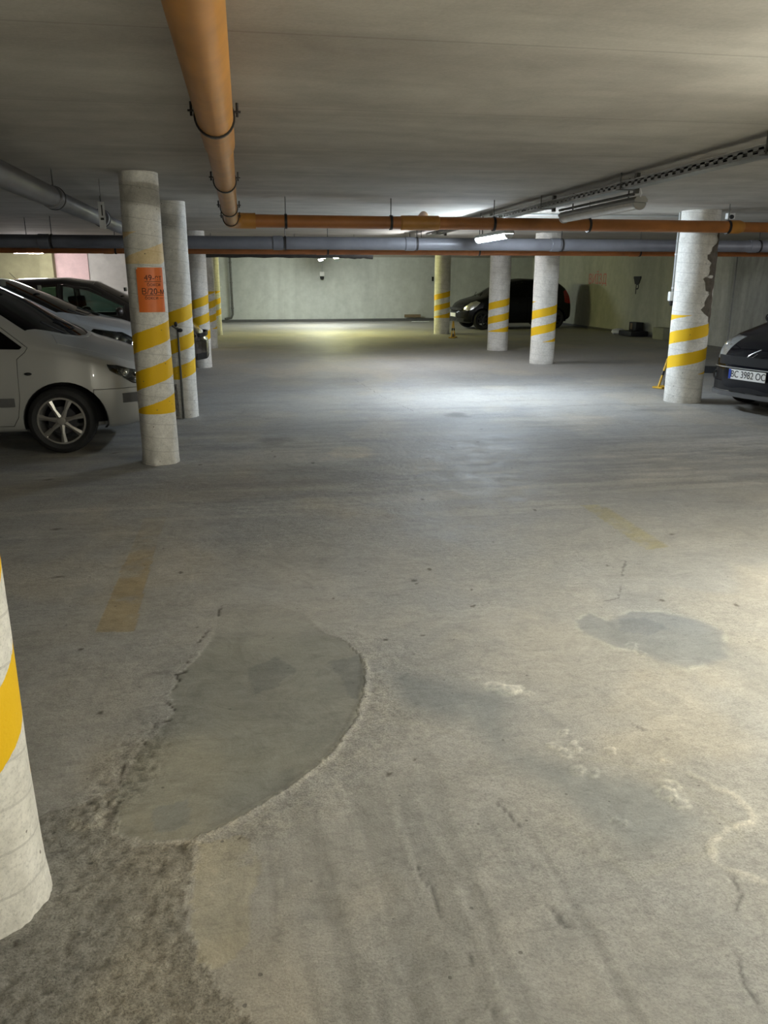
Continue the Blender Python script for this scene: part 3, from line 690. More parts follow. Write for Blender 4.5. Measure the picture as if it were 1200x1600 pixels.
# ------------------------------------------------------------------ lamps
def make_lamp(x, y, z, ln, rz, label, col=None, st=0, wide=.055):
    t = thing('fluorescent_lamp', label, 'lamp', (x, y, z), rz, 'long fluorescent lamps')
    bm = B(); prism(bm, [(-wide, .0), (-wide*1.05, .018), (-wide*.6, .045), (wide*.6, .045), (wide*1.05, .018), (wide, 0)], 'Y', -ln/2, ln/2)
    obj('housing', bm, M['lamp_case'], t)
    bm = B(); n = 10; prof = [(wide*.95*math.cos(a), -.002-.052*math.sin(a)) for a in [PI*i/n for i in range(n+1)]]
    prism(bm, prof, 'Y', -ln/2+.03, ln/2-.03)
    obj('diffuser', bm, emit('lit_diffuser', col, st) if st else M['lamp_off'], t, 50)
    for s in (-1, 1):
        bm = B(); prism(bm, [(wide*1.02*math.cos(a), -.004-.056*math.sin(a)) for a in [PI*i/n for i in range(n+1)]], 'Y', s*(ln/2-.03)-.012, s*(ln/2-.03)+.012); obj('end_cap', bm, M['lamp_case'], t)
        bm = B(); tube(bm, [(0, s*ln*.36, .04), (0, s*ln*.36, CEIL-z)], .007, 8); obj('hanger_rod', bm, M['steel_dark'], t)
    return t
lamp = make_lamp(3.16, 7.22, 2.10, 1.65, 0, 'unlit lamp with a milky cover under the steel cable tray')
bm = B(); tube(bm, [(.0, -.80, .03), (-.02, -.86, .06), (-.08, -.95, .10), (-.10, -1.0, .09)], .006, 8); obj('power_cable', bm, M['white_plastic'], lamp)
bm = B(); tube(bm, [(-.055, -.8, .06), (-.055, .8, .06)], .012, 8); obj('carrier_rail', bm, M['steel_dark'], lamp)
make_lamp(3.12, 10.3, 2.03, 1.35, 0, 'brightly lit white lamp hanging over the middle of the lane', (.76, .88, 1.0), LAMP_MID)
make_lamp(8.6, 8.2, 2.10, 1.3, PI/2, 'unseen fill lamp added over the bays beyond the right edge of the picture', (.95, .97, 1.0), LAMP_MID*.5)  # added out of view to brighten the right wall and the car
make_lamp(3.05, 2.5, 2.06, 1.3, 0, 'lit warm white lamp overhead just right of the picture', (1.0, .975, .83), LAMP_NEAR)
make_lamp(2.95, 14.4, 2.12, 1.4, 0, 'lit white lamp hidden behind the cross pipes over the lane', (.92, .95, 1.0), LAMP_MID*.45)
make_lamp(2.1, -3.4, 2.10, 1.5, 0, 'unseen warm white fill lamp added overhead behind the viewer', (1.0, .975, .83), LAMP_BACK_FILL)  # added fill out of view, lifts the front of the nearest column
make_lamp(2.60, 23.8, 2.14, 1.2, 0, 'nearer and larger of the two small glowing lamps by the back wall', (1.0, 1.0, .40), LAMP_FAR*.72)
make_lamp(2.50, 27.6, 2.16, 1.5, 0, 'further and smaller of the two glowing lamps by the back wall', (.92, 1.0, .97), LAMP_FAR*.85)
make_lamp(-4.5, 18.6, 2.08, .66, PI/2, 'lit lamp in the far left corner before the pink wall', (1.0, .95, .95), LAMP_LEFT)

# ------------------------------------------------------------------ wall details
def wall_text(name, body, size, x, y, z, axis, m, label, cat, sy=1.0):
    me = text_mesh(body, size, .002)
    R = Matrix.Rotation(PI/2, 4, 'X') if axis == 'back' else Matrix.Rotation(-PI/2, 4, 'Z') @ Matrix.Rotation(PI/2, 4, 'X')
    me.transform(Matrix.Translation((x, y, z)) @ R @ Matrix.Diagonal((1, sy, 1, 1)))
    return tag(link(name, me, m), label, cat)
wall_text('wall_lettering', 'ВИЇЗД', .42, 10.846, 24.45-.0, 1.50, 'right', M['ink_red'], 'faded red lettering on the right wall behind the black hatchback', 'lettering')
wall_text('wall_lettering', 'P', .42, 10.846, 21.75, 1.235, 'right', M['ink_black'], 'black letter P painted on the right wall', 'lettering')
bm = B(); box(bm, (10.835, 21.75, 1.56), (.02, .42, .06)); prism(bm, [(21.55, 1.54), (21.95, 1.54), (21.86, 1.38), (21.64, 1.38)], 'X', 10.825, 10.848)
tag(obj('wall_mark', bm, M['ink_black']), 'black funnel-shaped sign on the right wall above the letter P', 'sign')
# down pipe and cable on the back wall
t = thing('down_pipe', 'thin dark down pipe with a foot bend at the left end of the back wall', 'pipe', (-.55, 30.38, 0))
bm = B(); tube(bm, [(0, 0, 2.29), (0, 0, .28), (-.05, 0, .16), (-.30, 0, .12)], .04, 12); obj('pipe', bm, M['steel_dark'], t)
bm = B()
for z in (.5, 1.4, 2.1): clampring(bm, (0, 0, z), .04, 'Z', .02, .012)
obj('bracket', bm, M['steel_dark'], t)
t = thing('hanging_socket', 'cable with a small grey socket hanging left of the two far lamps', 'socket', (2.75, 30.40, 0))
bm = B(); tube(bm, [(0, 0, 1.78), (0, 0, 2.29)], .025, 8); obj('cable', bm, M['conduit'], t)
bm = B(); box(bm, (0, 0, 1.70), (.16, .08, .16)); obj('socket_box', bm, M['white_plastic'], t, bevel=.01)
bm = B(); lathe(bm, [(.07, 1.62), (.07, 1.54), (.04, 1.50)], 'Z', 14); obj('plug', bm, M['black_plastic'], t)
bm = B(); box(bm, (6.15, 30.38, .18), (.62, .05, .11)); tag(obj('board', bm, M['wood'], bevel=.004), 'brown board leaning at the foot of the back wall', 'board')
bm = B(); box(bm, (6.25, 29.4, .02), (.65, .10, .03)); tag(obj('lath', bm, M['paper'], bevel=.004), 'pale lath lying on the floor near the brown board', 'board')
bm = B(); box(bm, (5.22, 22.95, 1.52), (.05, .07, .12)); tag(obj('column_socket', bm, M['black_plastic'], bevel=.006), 'small black box on the left side of the yellow-green lit thick column', 'box')
bm = B(); box(bm, (-.70, 22.9, 1.30), (.03, .03, .05)); tag(obj('column_clip', bm, M['white_plastic'], bevel=.004), 'tiny white clip beside the last column of the left row', 'clip')
# things by the right wall
bm = B(); prism(bm, [(10.28, 20.75), (10.78, 20.75), (10.78, 21.5), (10.28, 21.5)], 'Z', 0, .14)
tag(obj('flat_case', bm, M['black_plastic'], bevel=.015), 'flat black case on the floor against the right wall', 'case')
t = thing('small_crate', 'small dark crate with a pale face standing on the flat black case', 'crate', (10.62, 21.15, .14))
bm = B(); box(bm, (0, 0, .12), (.22, .42, .22)); obj('crate_body', bm, M['black_plastic'], t, bevel=.01)
bm = B(); box(bm, (-.115, .06, .12), (.01, .12, .16)); obj('label_face', bm, M['wood'], t)
bm = B(); ellipsoid(bm, (10.45, 21.85, .07), (.20, .26, .09), 18)
for v in bm.verts: v.co += Vector((random.uniform(-1, 1), random.uniform(-1, 1), random.uniform(-1, 1)))*.012; v.co.z = max(v.co.z, 0)
tag(obj('plastic_bag', bm, M['paper'], None, 20), 'crumpled white bag on the floor left of the flat black case', 'bag')
bm = B(); box(bm, (10.66, 19.7, .15), (.30, .55, .30)); tag(obj('cardboard_box', bm, M['pale_box'], bevel=.01), 'dull green box by the right wall half hidden behind the thick column', 'box')
bm = B(); prism(bm, [(-.13, 0), (.13, 0), (.08, .1), (-.08, .1)], 'Y', -.45, .45)
o = obj('wheel_stop', bm, M['rubber'], bevel=.008); o.location = (7.6, 12.45, 0); o.rotation_euler = (0, 0, math.radians(60))
tag(o, 'black rubber wheel stop on the floor between thick column and black car', 'wheel stop')
# folding parking barriers
def barrier(x, y, rz, label, s=1.0, h=.36):
    t = thing('parking_barrier', label, 'parking barrier', (x, y, 0), rz, 'yellow folding parking barriers')
    bm = B(); box(bm, (0, 0, .012), (.46*s, .16*s, .024)); obj('base_plate', bm, M['yellow'], t, bevel=.004)
    for sx, nm in ((-1, 'leg'), (1, 'leg')):
        bm = B(); tube(bm, [(sx*.20*s, 0, .02), (sx*.035*s, 0, h)], .016, 10); obj(nm, bm, M['yellow'], t)
        bm = B(); p0, p1 = Vector((sx*.20*s, 0, .02)), Vector((sx*.035*s, 0, h)); tube(bm, [p0.lerp(p1, .42), p0.lerp(p1, .58)], .0172, 10); obj('black_band', bm, M['black_plastic'], t)
    bm = B(); tube(bm, [(-.045*s, 0, h), (.045*s, 0, h)], .017, 10); obj('top_bar', bm, M['yellow'], t)
    bm = B(); box(bm, (0, 0, .06), (.07, .06, .08)); obj('lock', bm, M['steel_dark'], t, bevel=.006)
barrier(5.95, 10.75, math.radians(28), 'yellow folding barrier peeking out left of the thick column by the black car', 1.0, .40)
barrier(5.42, 21.25, math.radians(62), 'yellow folding barrier on the floor below the nose of the black hatchback', .9, .42)

# ------------------------------------------------------------------ cars
def to_obj(me):
    o = bpy.data.objects.new('work', me); C.objects.link(o); return o
def boolean(me, tools, op):
    """apply a chain of booleans; tools are meshes; returns a new mesh"""
    a = to_obj(me); ts = []
    for tm in tools:
        b_ = to_obj(tm); ts.append(b_)
        md = a.modifiers.new('b', 'BOOLEAN'); md.operation = op; md.object = b_
        try: md.solver = 'MANIFOLD'
        except Exception: md.solver = 'EXACT'
    bpy.context.view_layer.update()
    r = bpy.data.meshes.new_from_object(a.evaluated_get(bpy.context.evaluated_depsgraph_get()))
    for o in ts + [a]: bpy.data.objects.remove(o)
    return r
def pm(poly, axis, a, b_):
    bm = B(); prism(bm, poly, axis, a, b_); bmesh.ops.triangulate(bm, faces=[f for f in bm.faces if len(f.verts) > 4])
    me = bpy.data.meshes.new('cut'); bm.to_mesh(me); bm.free(); return me
def shrink(poly, d):
    """offset a polygon inwards by d"""
    n = len(poly); A = sum(poly[i][0]*poly[(i+1) % n][1]-poly[(i+1) % n][0]*poly[i][1] for i in range(n))
    s = 1 if A > 0 else -1; out = []
    for i in range(n):
        p0, p1, p2 = Vector(poly[i-1]), Vector(poly[i]), Vector(poly[(i+1) % n])
        e1 = (p1-p0).normalized(); e2 = (p2-p1).normalized()
        n1 = Vector((-e1.y, e1.x))*s; n2 = Vector((-e2.y, e2.x))*s
        k = n1+n2; k = k/max(.35, k.dot(n1)) if k.length > 1e-6 else n1
        out.append(tuple(p1+k*d))
    return out
def curve(pts, smooth_n=5):
    pts = sorted(pts); X = np.array([p[0] for p in pts]); Y = np.array([p[1] for p in pts])
    xs = np.linspace(X[0], X[-1], 420); ys = np.interp(xs, X, Y)
    k = np.hanning(smooth_n*2+3); k /= k.sum(); pad = len(k)//2
    ext = np.concatenate([2*ys[0]-ys[pad:0:-1], ys, 2*ys[-1]-ys[-2:-pad-2:-1]])
    ys = np.convolve(ext, k, 'valid')
    return lambda x: float(np.interp(x, xs, ys))
def surface(P, off):
    """closed body surface; off moves the whole skin inwards"""
    top, edge, belt, hw = P['top_f'], P['edge_f'], P['belt_f'], P['hw_f']
    xn, xt = P['nose'], P['tail']; n = 130; loops = []
    for i in range(n+1):
        s = (1-math.cos(PI*i/n))/2; s = .5*s+.5*i/n
        x0 = xn+(xt-xn)*s
        w = max(.12, hw(x0)-off); b0 = P['bot_f'](x0)+off
        zt = max(top(x0)-off, b0+.1); ze = max(min(edge(x0)-off, zt-.012), b0+.07); zb = max(min(belt(x0)-off*.3, ze-.02), b0+.05)
        ye = max(.08, w*.965-P['tumble']*max(0, ze-zb))
        zm = b0+.52*(zb-b0)
        h = [(0, b0), (w*.5, b0), (w*.86, b0+.01), (w*.965, b0+.05), (w*.99, b0+.5*(zm-b0)), (w, zm), (w*.995, zm+.5*(zb-zm)), (w*.97, zb),
             (w*.965+(ye-w*.965)*.5, zb+(ze-zb)*.5), (ye, ze), (ye*.86, ze+.62*(zt-ze)), (ye*.45, ze+.93*(zt-ze)), (0, zt)]
        cnt = [3, 3, 3, 3, 3, 3, 4, 4, 5, 4, 4, 4]; pts = []
        for (a, b_), c in zip(zip(h[:-1], h[1:]), cnt):
            pts += [(a[0]+(b_[0]-a[0])*k/c, a[1]+(b_[1]-a[1])*k/c) for k in range(c)]
        pts.append(h[-1])
        full = pts + [(-y, z) for y, z in pts[-2:0:-1]]
        A = np.array(full)
        for _ in range(3): A = .5*A+.25*(np.roll(A, 1, 0)+np.roll(A, -1, 0))
        x1 = x0 - math.copysign(off, x0-(xn+xt)/2)*min(1, abs(x0-(xn+xt)/2)/((xn-xt)/2))
        loops.append([(x1, y, z) for y, z in A])
    bm = B()
    # rounded end caps
    for end, sg in ((0, 1), (-1, -1)):
        A = np.array(loops[end]); c = A.mean(0)
        for k, (sc, dx) in enumerate(((.93, .016), (.80, .026), (.5, .034))):
            Q = c+(A-c)*sc; Q[:, 0] = A[:, 0]+sg*dx
            if end == 0: loops.insert(0, [tuple(q) for q in Q])
            else: loops.append([tuple(q) for q in Q])
        if end == 0: pass
    rings = [[bm.verts.new(p) for p in lp] for lp in loops]; m = len(rings[0])
    for a, b_ in zip(rings[:-1], rings[1:]):
        for k in range(m): bm.faces.new((a[k], a[(k+1) % m], b_[(k+1) % m], b_[k]))
    for r, fl in ((rings[0], True), (rings[-1], False)):
        cv = bm.verts.new(sum((v.co for v in r), Vector())/m)
        for k in range(m):
            f = (r[k], cv, r[(k+1) % m]) if fl else (r[(k+1) % m], cv, r[k])
            bm.faces.new(f)
    bmesh.ops.recalc_face_normals(bm, faces=bm.faces)
    me = bpy.data.meshes.new('skin'); bm.to_mesh(me); bm.free(); return me
def wheel(parent, x, y, wr, side, rr, spokes, rimmat):
    """tyre with a rim inside it; side = -1 or +1 is the outer side"""
    w = .20; yo = y-side*.0
    tw = bpy.data.objects.new('wheel', None)
    bm = B(); h = w/2
    prof = [(rr+.004, -h*.78), (rr+.03, -h*.96), (wr-.045, -h), (wr-.014, -h*.86), (wr-.001, -h*.62)]
    for gy in (-.42, -.14, .14, .42): prof += [(wr, h*(gy-.09)), (wr-.008, h*(gy-.05)), (wr-.008, h*(gy+.05)), (wr, h*(gy+.09))]
    prof += [(wr-.001, h*.62), (wr-.014, h*.86), (wr-.045, h), (rr+.03, h*.96), (rr+.004, h*.78)]
    yc = y-side*h
    lathe(bm, prof, 'Y', 48, (x, yc, wr), closed=True)
    ty = obj('wheel', bm, M['rubber'], parent, 40)
    bm = B()
    ring = [(rr+.006, h*.80), (rr+.002, h*.86), (rr-.012, h*.86), (rr-.018, h*.70), (rr-.03, h*.2), (rr-.03, -h*.7), (rr+.004, -h*.8)]
    lathe(bm, [(a, b_*side) for a, b_ in ring], 'Y', 48, (x, yc, wr), closed=True)
    for k in range(spokes):
        a = 2*PI*k/spokes+.25
        R = Matrix.Rotation(-a, 3, 'Y')
        q = []
        for rad, hw_, yy, th in ((.03, .024, .80, .03), (rr*.5, .015, .84, .024), (rr-.012, .026, .80, .022)):
            q.append((rad, hw_, yy, th))
        vs = []
        for rad, hw_, yy, th in q:
            for zz, yk in ((-hw_, yy*h), (0, yy*h+.008), (hw_, yy*h), (hw_*.8, yy*h-th), (-hw_*.8, yy*h-th)):
                p = R @ Vector((rad, 0, zz)); vs.append(bm.verts.new((x+p.x, yc+side*yk, wr+p.z)))
        for s_ in range(2):
            for e in range(5):
                bm.faces.new((vs[s_*5+e], vs[s_*5+(e+1) % 5], vs[s_*5+5+(e+1) % 5], vs[s_*5+5+e]))
        bm.faces.new(vs[:5]); bm.faces.new(vs[10:])
    lathe(bm, [(.012, side*h*.93), (.034, side*h*.90), (.042, side*h*.80), (.045, side*h*.4)], 'Y', 20, (x, yc, wr))
    obj('rim', bm, rimmat, ty, 30)
    bm = B(); lathe(bm, [(rr*.62, side*h*.30), (rr*.60, side*h*.42), (.05, side*h*.42)], 'Y', 32, (x, yc, wr)); obj('brake_disc', bm, M['rim_dark'], ty)
    return ty
def seat(parent, x, y, z=.30, s=1.0):
    bm = B()
    box(bm, (x, y, z+.12), (.50*s, .50*s, .16)); box(bm, (x-.27*s, y, z+.46), (.14, .48*s, .60*s), Matrix.Rotation(math.radians(-14), 3, 'Y'))
    box(bm, (x-.36*s, y, z+.86), (.09, .26, .18), Matrix.Rotation(math.radians(-8), 3, 'Y'))
    return obj('seat', bm, M['interior'], parent, 40, bevel=.03)
def build_car(P, label, loc, rz, name='car', group=None):
    t = thing(name, label, 'car', loc, rz, group)
    for k in ('top', 'edge', 'belt', 'hw', 'bot'): P[k+'_f'] = curve(P[k], P.get('sm', 5))
    outer, inner = surface(P, 0), surface(P, .03)
    shell = boolean(outer, [inner], 'DIFFERENCE')
    skin = boolean(surface(P, .006), [surface(P, .011)], 'DIFFERENCE')
    paint = P['paint']; wb = P['wb']; wr = P['wr']; yw = P['yw']
    cuts = []      # meshes removed from the painted shell
    def both(poly, a, b_):
        return [pm(poly, 'Y', a, b_), pm(poly, 'Y', -b_, -a)]
    # wheel arches
    ra = wr+.065
    def arch(xc, r): return [(xc+(P.get('adx', 0) if xc == 0 else 0)+r*math.cos(a), wr-.01+r*math.sin(a)) for a in [2*PI*k/40 for k in range(40)]]
    arches = [q for xc in (0, -wb) for q in both(arch(xc, ra), .42, 1.3)]
    def piece(src, tools, nm, m, parent, cut_tools=(), smooth=32):
        me = boolean(src.copy(), tools, 'INTERSECT') if tools else src.copy()
        if cut_tools: me = boolean(me, list(cut_tools), 'DIFFERENCE')
        if len(me.polygons) == 0: return None
        bm = B(); bm.from_mesh(me)
        bmesh.ops.remove_doubles(bm, verts=bm.verts, dist=.0004)
        me2 = bpy.data.meshes.new(nm); bm.to_mesh(me2); bm.free()
        return link(nm, me2, m, parent, smooth)
    glass_cuts = []
    # side windows
    panes = []
    for poly in P['windows']:
        for sgn in (-1, 1):
            a, b_ = (.25, 1.3) if sgn > 0 else (-1.3, -.25)
            panes.append((poly, a, b_)); glass_cuts.append(pm(poly, 'Y', a, b_))
    ws, rw = P['windscreen'], P['rear_window']
    zs = P['z_screen']
    glass_cuts += [pm(ws, 'Z', zs, 2.2), pm(rw, 'Z', zs+P.get('z_rear', .03), 2.2)]
    # doors
    doors = []
    for poly in P['doors']:
        for a, b_ in ((.30, 1.3), (-1.3, -.30)): doors.append((poly, a, b_))
    ly = P.get('light_y', .30); lights = [(P['headlight'], ly, 1.3), (P['headlight'], -1.3, -ly)]
    tails = [(P['taillight'], .45, 1.3), (P['taillight'], -1.3, -.45)]
    hood = P['hood']; xb, zbp = P['bumper']
    big = lambda: pm([(xb, .1), (xb+1.4, .1), (xb+1.4, zbp), (xb, zbp)], 'Y', -1.3, 1.3)
    rb = lambda: pm([(P['rbumper'], .1), (P['rbumper']-1.4, .1), (P['rbumper']-1.4, .58), (P['rbumper'], .58)], 'Y', -1.3, 1.3)
    def infl(p, d=.005): return shrink(p, -d)
    cut_all = arches + glass_cuts + [pm(infl(p), 'Y', a, b_) for p, a, b_ in doors] + [pm(infl(p, .002), 'Y', a, b_) for p, a, b_ in lights+tails]
    cut_all += [pm(infl(hood), 'Z', P['z_hood'], 1.4)]
    cut_all += [pm([(xb-.005, 0), (xb+1.4, 0), (xb+1.4, zbp+.005), (xb-.005, zbp+.005)], 'Y', -1.3, 1.3), pm([(P['rbumper']+.005, 0), (P['rbumper']-1.4, 0), (P['rbumper']-1.4, .585), (P['rbumper']+.005, .585)], 'Y', -1.3, 1.3)]
    piece(shell, [], 'body', paint, t, cut_all)
    for p, a, b_ in doors:
        d = piece(shell, [pm(p, 'Y', a, b_)], 'door', paint, t, [x.copy() for x in glass_cuts]+[x.copy() for x in arches])
        if d is None: continue
        xs_ = [q[0] for q in p]; sgn = 1 if a > 0 else -1
        xh = min(xs_)+.16; zh = P['belt_f'](xh)-.12; yh = P['hw_f'](xh)*.985
        bm = B(); tube(bm, [(xh-.02, sgn*(yh-.01), zh), (xh, sgn*(yh+.028), zh), (xh+.13, sgn*(yh+.028), zh), (xh+.16, sgn*(yh-.01), zh)], .012, 10); obj('door_handle', bm, P.get('handle', paint), d)
        if P.get('rub'):
            x0, x1 = min(xs_)+.03, max(xs_)-.14
            bm = B(); box(bm, ((x0+x1)/2, sgn*(P['hw_f']((x0+x1)/2)+.004), .47), (x1-x0, .022, .075)); obj('rub_strip', bm, M['dark_plastic'], d, bevel=.008)
    piece(shell, [pm(hood, 'Z', P['z_hood'], 1.4)], 'bonnet', paint, t, [pm(infl(p, .002), 'Y', a, b_) for p, a, b_ in lights])
    bmp = piece(shell, [big()], 'bumper', paint, t, [x.copy() for x in arches]+[pm(infl(p, .002), 'Y', a, b_) for p, a, b_ in lights]+P.get('bumper_cuts', lambda: [])())
    piece(shell, [rb()], 'bumper', paint, t, [x.copy() for x in arches]+[pm(infl(p, .002), 'Y', a, b_) for p, a, b_ in tails])
    for p, a, b_ in panes: piece(skin, [pm(shrink(p, .003), 'Y', a, b_)], 'side_window', P.get('side_glass', M['glass']), t)
    w_ = piece(skin, [pm(shrink(ws, .003), 'Z', zs, 2.2)], 'windscreen', P.get('screen_glass', M['glass']), t)
    piece(skin, [pm(shrink(rw, .003), 'Z', zs+P.get('z_rear', .03), 2.2)], 'rear_window', M['glass_dark'], t)
    for p, a, b_ in lights:
        h = piece(shell, [pm(p, 'Y', a, b_)], 'headlight', P.get('lens', M['lens']), t)
        if h is None: continue
        sgn = 1 if a > 0 else -1
        xs_ = [q[0] for q in p]; zs_ = [q[1] for q in p]; cx, cz = sum(xs_)/len(xs_), sum(zs_)/len(zs_)
        yy = P['hw_f'](cx)-.11
        bm = B(); ellipsoid(bm, (cx-.04, sgn*yy, cz), (.07, .075, .062)); ellipsoid(bm, (cx+.03, sgn*(yy-.10), cz-.02), (.055, .06, .05)); obj('reflector', bm, M['reflector'], h)
    for p, a, b_ in tails: piece(shell, [pm(p, 'Y', a, b_)], 'tail_light', M['red_lens'], t)
    # arch liners
    for xc in (0, -wb):
        for sgn in (-1, 1):
            bm = B(); ins, out = [], []
            pr = []
            for k in range(25):
                a = math.radians(-25+230*k/24)
                pr.append((xc+(P.get('adx', 0) if xc == 0 else 0)+(ra+.001)*math.cos(a), wr-.01+(ra+.001)*math.sin(a)))
            y0, y1 = sgn*.46, sgn*(P['hw_f'](xc)-.035)
            v0 = [bm.verts.new((p[0], y0, max(p[1], .225))) for p in pr]; v1 = [bm.verts.new((p[0], y1, max(p[1], .225))) for p in pr]
            for k in range(24): bm.faces.new((v0[k], v0[k+1], v1[k+1], v1[k]))
            bm.faces.new(v0)
            bmesh.ops.recalc_face_normals(bm, faces=bm.faces)
            bmesh.ops.solidify(bm, geom=bm.faces[:], thickness=.004)
            obj('arch_liner', bm, M['black_plastic'], t, 60)
            wheel(t, xc, sgn*yw, wr, sgn, P['rr'], P['spokes'], P.get('rimmat', M['rim']))
    # cabin
    zf = .30
    for x in (-.95, -1.75):
        for y in (-.36, .36): seat(t, x+P.get('seat_dx', 0), y, zf)
    bm = B(); xd = P['dash']; zd = P['belt_f'](xd)-.16
    box(bm, (xd, 0, zd), (.5, 1.28, .26)); obj('dashboard', bm, M['interior'], t, 40, bevel=.05)
    bm = B(); R = Matrix.Rotation(math.radians(62), 3, 'Y'); c = Vector((xd-.36, .36, zd+.12))
    pts = [c + R @ Vector((.18*math.cos(a), .18*math.sin(a), 0)) for a in [2*PI*k/24 for k in range(25)]]
    tube(bm, pts, .014, 8); tube(bm, [pts[0], pts[12]], .018, 8); tube(bm, [c, c+Vector((.2, 0, -.1))], .025, 8); obj('steering_wheel', bm, M['black_plastic'], t)
    bm = B(); box(bm, (P['mirror'][0]-.02, 0, P['top_f'](P['mirror'][0]-.35)-.09), (.03, .20, .06)); obj('inner_mirror', bm, M['black_plastic'], t, bevel=.01)
    # wing mirrors
    mx, mz = P['mirror']
    for sgn in (-1, 1):
        bm = B(); yb = P['hw_f'](mx)*.96-.03
        tube(bm, [(mx, sgn*yb, mz-.02), (mx+.01, sgn*(yb+.08), mz)], .022, 10); ellipsoid(bm, (mx+.0, sgn*(yb+.15), mz+.03), (.055, .105, .07), 20)
        mo = obj('wing_mirror', bm, P.get('mirror_mat', paint), t)
        bm = B(); ellipsoid(bm, (mx-.045, sgn*(yb+.15), mz+.03), (.014, .088, .056), 16); obj('mirror_glass', bm, M['chrome'], mo)
    # wipers
    for y0, y1 in ((.52, .02), (-.02, -.52)):
        bm = B(); xw = P['cowl']; zc = P['top_f'](xw)
        xq = xw-.12
        tube(bm, [(xw-.20*abs(y0), y0, P['edge_f'](xw-.02)+.0*y0+P['wip']), (xq-.05*abs(y1), y1, P['top_f'](xq)+.012), (xq-.12, y1-.12, P['top_f'](xq-.12)-.0+.01)], .008, 6); obj('wiper', bm, M['black_plastic'], t)
    # antenna
    bm = B(); xa = P['antenna']; tube(bm, [(xa, 0, P['top_f'](xa)-.01), (xa-.10, 0, P['top_f'](xa)+.10)], .004, 6); obj('antenna', bm, M['black_plastic'], t)
    if 'extra' in P: P['extra'](t, P, bmp)
    return t
def number_plate(parent, x, z, body, tilt=0, y=0):
    bm = B(); box(bm, (x, y, z), (.008, .52, .112)); p = obj('number_plate', bm, M['plate'], parent, None, bevel=.002)
    bm = B(); box(bm, (x+.0045, y-.242, z), (.002, .034, .108)); obj('blue_band', bm, M['blue'], p, None)
    if body:
        me = text_mesh(body, .105, .0008)
        me.transform(Matrix.Translation((x+.0055, y+.018, z)) @ Matrix.Rotation(PI/2, 4, 'Z') @ Matrix.Rotation(PI/2, 4, 'X') @ Matrix.Diagonal((.88, 1.05, 1, 1)))
        link('lettering', me, M['ink_black'], p)
    return p
def front_trim(grille_z, grille_h, low, width=.55):
    def f(t, P, bmp):
        # strips that follow the rounded nose in plan
        def strip(z, h, w, m, nm, off=.004, dz=0, parent=t):
            bm = B(); n = 24; g = []
            for i in range(n+1):
                y = -w+2*w*i/n
                # find x on the skin for this y
                lo, hi = P['nose']-.9, P['nose']
                for _ in range(24):
                    mid = (lo+hi)/2
                    if P['hw_f'](mid) > abs(y)+.0: lo = mid
                    else: hi = mid
                x = min(lo, P['nose'])+off+.02*(1-min(1, abs(y)/.5)**2)
                g.append([bm.verts.new((x-.03, y, z-h/2)), bm.verts.new((x, y, z-h/2)), bm.verts.new((x, y, z+h/2)), bm.verts.new((x-.03, y, z+h/2))])
            for i in range(n):
                for k in range(4): bm.faces.new((g[i][k], g[i+1][k], g[i+1][(k+1) % 4], g[i][(k+1) % 4]))
            bm.faces.new(g[0][::-1]); bm.faces.new(g[-1])
            return obj(nm, bm, m, parent)
        strip(grille_z, grille_h, width, M['black_plastic'], 'grille', .010)
        strip(low, .10, .62, M['black_plastic'], 'air_intake', .010)
        if P.get('strip'): strip(P['strip'], .085, P['strip_w'], M['dark_plastic'], 'bumper_strip', .014)
        P['strip_fn'] = strip
        if P.get('more'): P['more'](t, P)
    return f
